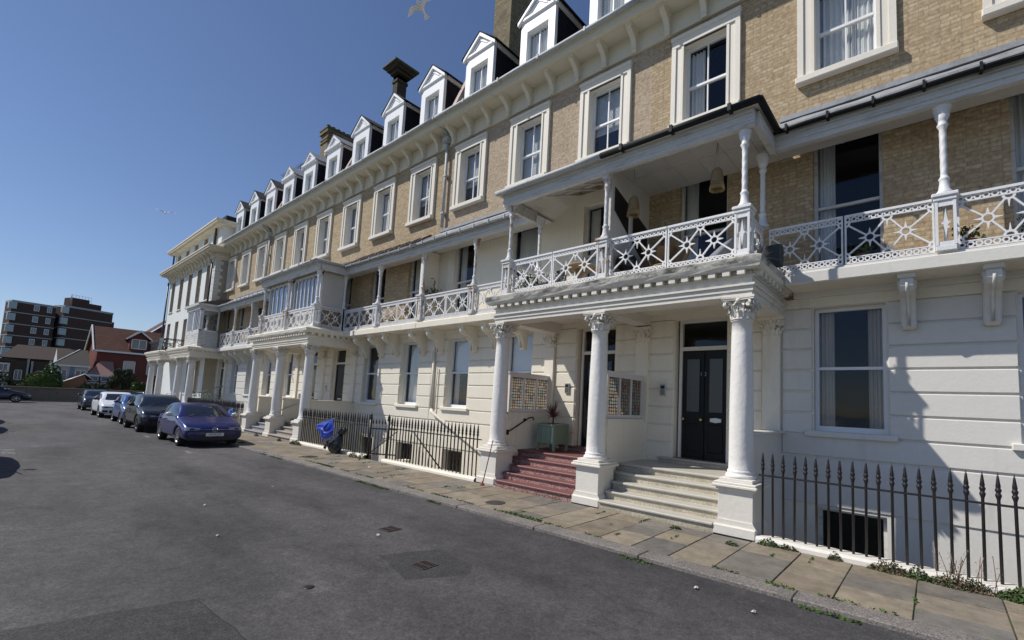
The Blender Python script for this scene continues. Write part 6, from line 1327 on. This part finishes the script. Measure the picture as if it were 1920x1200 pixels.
    for s in (-1, 1):
        m = MB(); m.ball((-S['cowl']-.42, s*(W+.09), zc+.06), (.075, .105, .075), 0, 12, 8); m.tube([(-S['cowl']-.40, s*(W-.05), zc+.0), (-S['cowl']-.42, s*(W+.05), zc+.02)], .025, 5); m.build('mirror', mirror or paint, t)
        m = MB()
        for xh in (S['ws']+.55, S['ws']+1.35): m.cbox(-xh-.16, -xh, s*(W-.012), s*(W+.022), .80*zc+.03, .80*zc+.06, .006)
        m.build('door_handle', paint, t)
    m = MB(); m.tube([(-S['cowl']-.02, -.5, zc+.02), (-S['cowl']-.28, .05, zc+.17)], .005, 4); m.tube([(-S['cowl']-.02, .1, zc+.02), (-S['cowl']-.26, .6, zc+.14)], .005, 4); m.build('wiper', plasB, t)
    if rails_: m = MB(); zt = max(z for _, z in S['hood']); [m.tube([(-S['ws']-.2, s*.56, zt-.03), (-S['ws']-.4, s*.56, zt+.04), (-S['rt']+.2, s*.56, zt+.02), (-S['rt'], s*.56, zt-.1)], .015, 5) for s in (-1, 1)]; m.build('roof_rails', chrome, t)
    if ant: m = MB(); zt = max(z for _, z in S['hood']); m.tube([(-S['ws']-.2, .45, zt-.05), (-S['ws']+.55, .45, zt+.25)], .016, 4); m.build('aerial', plasB, t)
    return t
def paint(n, c, metal=.35): return mat(n, c, .30, .04, 6, metal=metal, coat=.45)
car('hatch', paint('blue_violet_paint', (.007, .008, .105), .25), 'deep blue hatchback nearest the camera with white number plate', -15.6, -3.94, R(0), plate='V910 JCS', badge=True, mirror=white)
car('suv', paint('black_paint', (.008, .009, .012), .2), 'glossy black crossover parked behind the deep blue hatchback', -20.85, -3.97, R(0), rim=rimD, mirror=plasB, rails_=True)
car('small', paint('mid_blue_paint', (.045, .10, .26), .4), 'small mid blue car between the black and the white cars', -25.35, -3.90, R(0))
car('coupe', paint('white_car_paint', (.74, .75, .77), .0), 'white sport utility car with dark windscreen', -30.0, -3.95, R(0), mirror=plasB)
car('small', paint('dark_navy_paint', (.01, .014, .03), .2), 'dark small car with lit orange indicator at the far end of the row', -37.9, -3.90, R(0), flash=True)
cc = car('coupe', paint('slate_blue_paint', (.03, .035, .06), .3), 'slate coloured car crossing at the left edge in front of the dark wall', -50.6, -6.05, math.pi/2); cc['group'] = 'cars on the far road'; cc.name = 'passing_car'
for x, k, n in ((-12.2, 'suv', 1), (-21.6, 'suv', 2), (-25.9, 'suv', 3)):
    c = car(k, paint('silver_paint', (.4, .4, .42), .3), 'car parked on the sea side just outside the left edge, only its shadow seen', x, -8.82, 0., ant=True); c['group'] = 'cars parked on the sea side'

# ------------------------------------------------------------------ gulls
def gull(loc, rz, label, span=1.0, bank=0., flap=.35, pitch=0.):
    t = thing('seagull', label, 'gull', loc, 0, 'gulls in the sky'); t.rotation_euler = (pitch, bank, rz); b = MB(); wht = mat('gull_white', (.85, .84, .83), .8, .05, 8); gry = mat('gull_grey', (.30, .30, .31), .8, .08, 8)
    b.lathe([(.004, -.25), (.03, -.23), (.045, -.17), (.05, -.12), (.075, -.03), (.085, .05), (.07, .15), (.035, .22), (.03, .25)], n=12, T=Matrix.Rotation(-math.pi/2, 4, 'X') @ Matrix.Identity(4))
    b.prism([(-.03, -.22), (.03, -.22), (.10, -.38), (.0, -.41), (-.10, -.38)], 'z', -.006, .006)
    b.prism([(-.012, .24), (.012, .24), (.0, .32)], 'z', -.01, .01)
    body = b.build('body', wht, t)
    for s in (-1, 1):
        w = MB(); vs = []; n = 9
        for i in range(n):
            u = i/(n-1); x = s*(.05+span/2*u); ch = .17*(1-.15*u) if u < .5 else .17*.925*(1-((u-.5)/.5)**2)+.012; z = flap*math.sin(min(u*1.7, 1)*math.pi/2)*.30-(.12*max(0, u-.5)); y0 = .06+.08*math.sin(u*math.pi)-.16*max(0, u-.45); vs += [(x, y0, z), (x, y0-ch*.4, z+.018), (x, y0-ch, z)]; 
        fs = [(3*i+j, 3*i+j+1, 3*i+j+4, 3*i+j+3) for i in range(n-1) for j in range(2)]; w.add(vs, fs, 0, True); w.add([(v[0], v[1], v[2]-.008) for v in vs], [f[::-1] for f in fs], 0, True); w.build('wing', wht if True else gry, t)
    return t
gg = gull((-6.74, -4.0, 8.40), R(215), 'seagull gliding at the top edge of the picture', 1.0, R(40), .5, R(25)); gg.scale = (.5,)*3
gull((-25.65, -4., 9.12), R(95), 'distant seagull gliding low in the sky left of the terrace', 1.15, R(-4), .55, R(6)).scale = (.55,)*3

# ------------------------------------------------------------------ light, sky, camera
d = Vector((1.15, 1.0, -1.68)).normalized(); elev = math.asin(-d.z); az = math.atan2(-d.x, -d.y)
sun = bpy.data.lights.new('sun', 'SUN'); sun.energy = 4.6; sun.angle = R(.53); sun.color = (1., .955, .88); so = bpy.data.objects.new('sun', sun); COL.objects.link(so); so.rotation_euler = d.to_track_quat('-Z', 'Y').to_euler()
w = bpy.data.worlds.new('World'); scene.world = w; w.use_nodes = True; nt = w.node_tree; bg = nt.nodes['Background']; sk = nt.nodes.new('ShaderNodeTexSky'); sk.sky_type = 'NISHITA'; sk.sun_disc = False; sk.sun_elevation = elev; sk.sun_rotation = az; sk.air_density = 1.; sk.dust_density = .15; sk.ozone_density = 5.0; sk.altitude = 0
tn = nt.nodes.new('ShaderNodeVectorMath'); tn.operation = 'MULTIPLY'; tn.inputs[1].default_value = (1.08, 1.01, 1.06); nt.links.new(sk.outputs[0], tn.inputs[0]); nt.links.new(tn.outputs[0], bg.inputs[0]); bg.inputs[1].default_value = .092
cam = bpy.data.cameras.new('camera'); co = bpy.data.objects.new('camera', cam); COL.objects.link(co); scene.camera = co
a_, b_, c_ = R(-39.5407797), R(5.36006756), R(2.69749272)
fwd = Vector((math.sin(a_)*math.cos(b_), math.cos(a_)*math.cos(b_), math.sin(b_))); r = fwd.cross(Vector((0, 0, 1))).normalized(); u = r.cross(fwd); r2 = r*math.cos(c_)+u*math.sin(c_); u2 = -r*math.sin(c_)+u*math.cos(c_)
Mx = Matrix((r2, u2, -fwd)).transposed().to_4x4(); Mx.translation = Vector((0, -8.07, 1.65))*1.2; co.matrix_world = Mx
cam.sensor_width = 36; cam.lens = 36*868.04655/1920; cam.shift_x = -(1040.58-960)/1920; cam.shift_y = (676.9-600)/1920; cam.clip_start = .05; cam.clip_end = 2000
# the scene was laid out in units of 1.2 m: bring it to metres
for o in list(scene.objects):
    if o.parent is None and o.type in ('MESH', 'EMPTY'): o.location = o.location*1.2; o.scale = o.scale*1.2
vs = scene.view_settings; vs.view_transform = 'Standard'; vs.look = 'None'; vs.exposure = -.08; vs.gamma = 1
scene.render.engine = 'CYCLES'; scene.cycles.max_bounces = 8; scene.cycles.transparent_max_bounces = 12
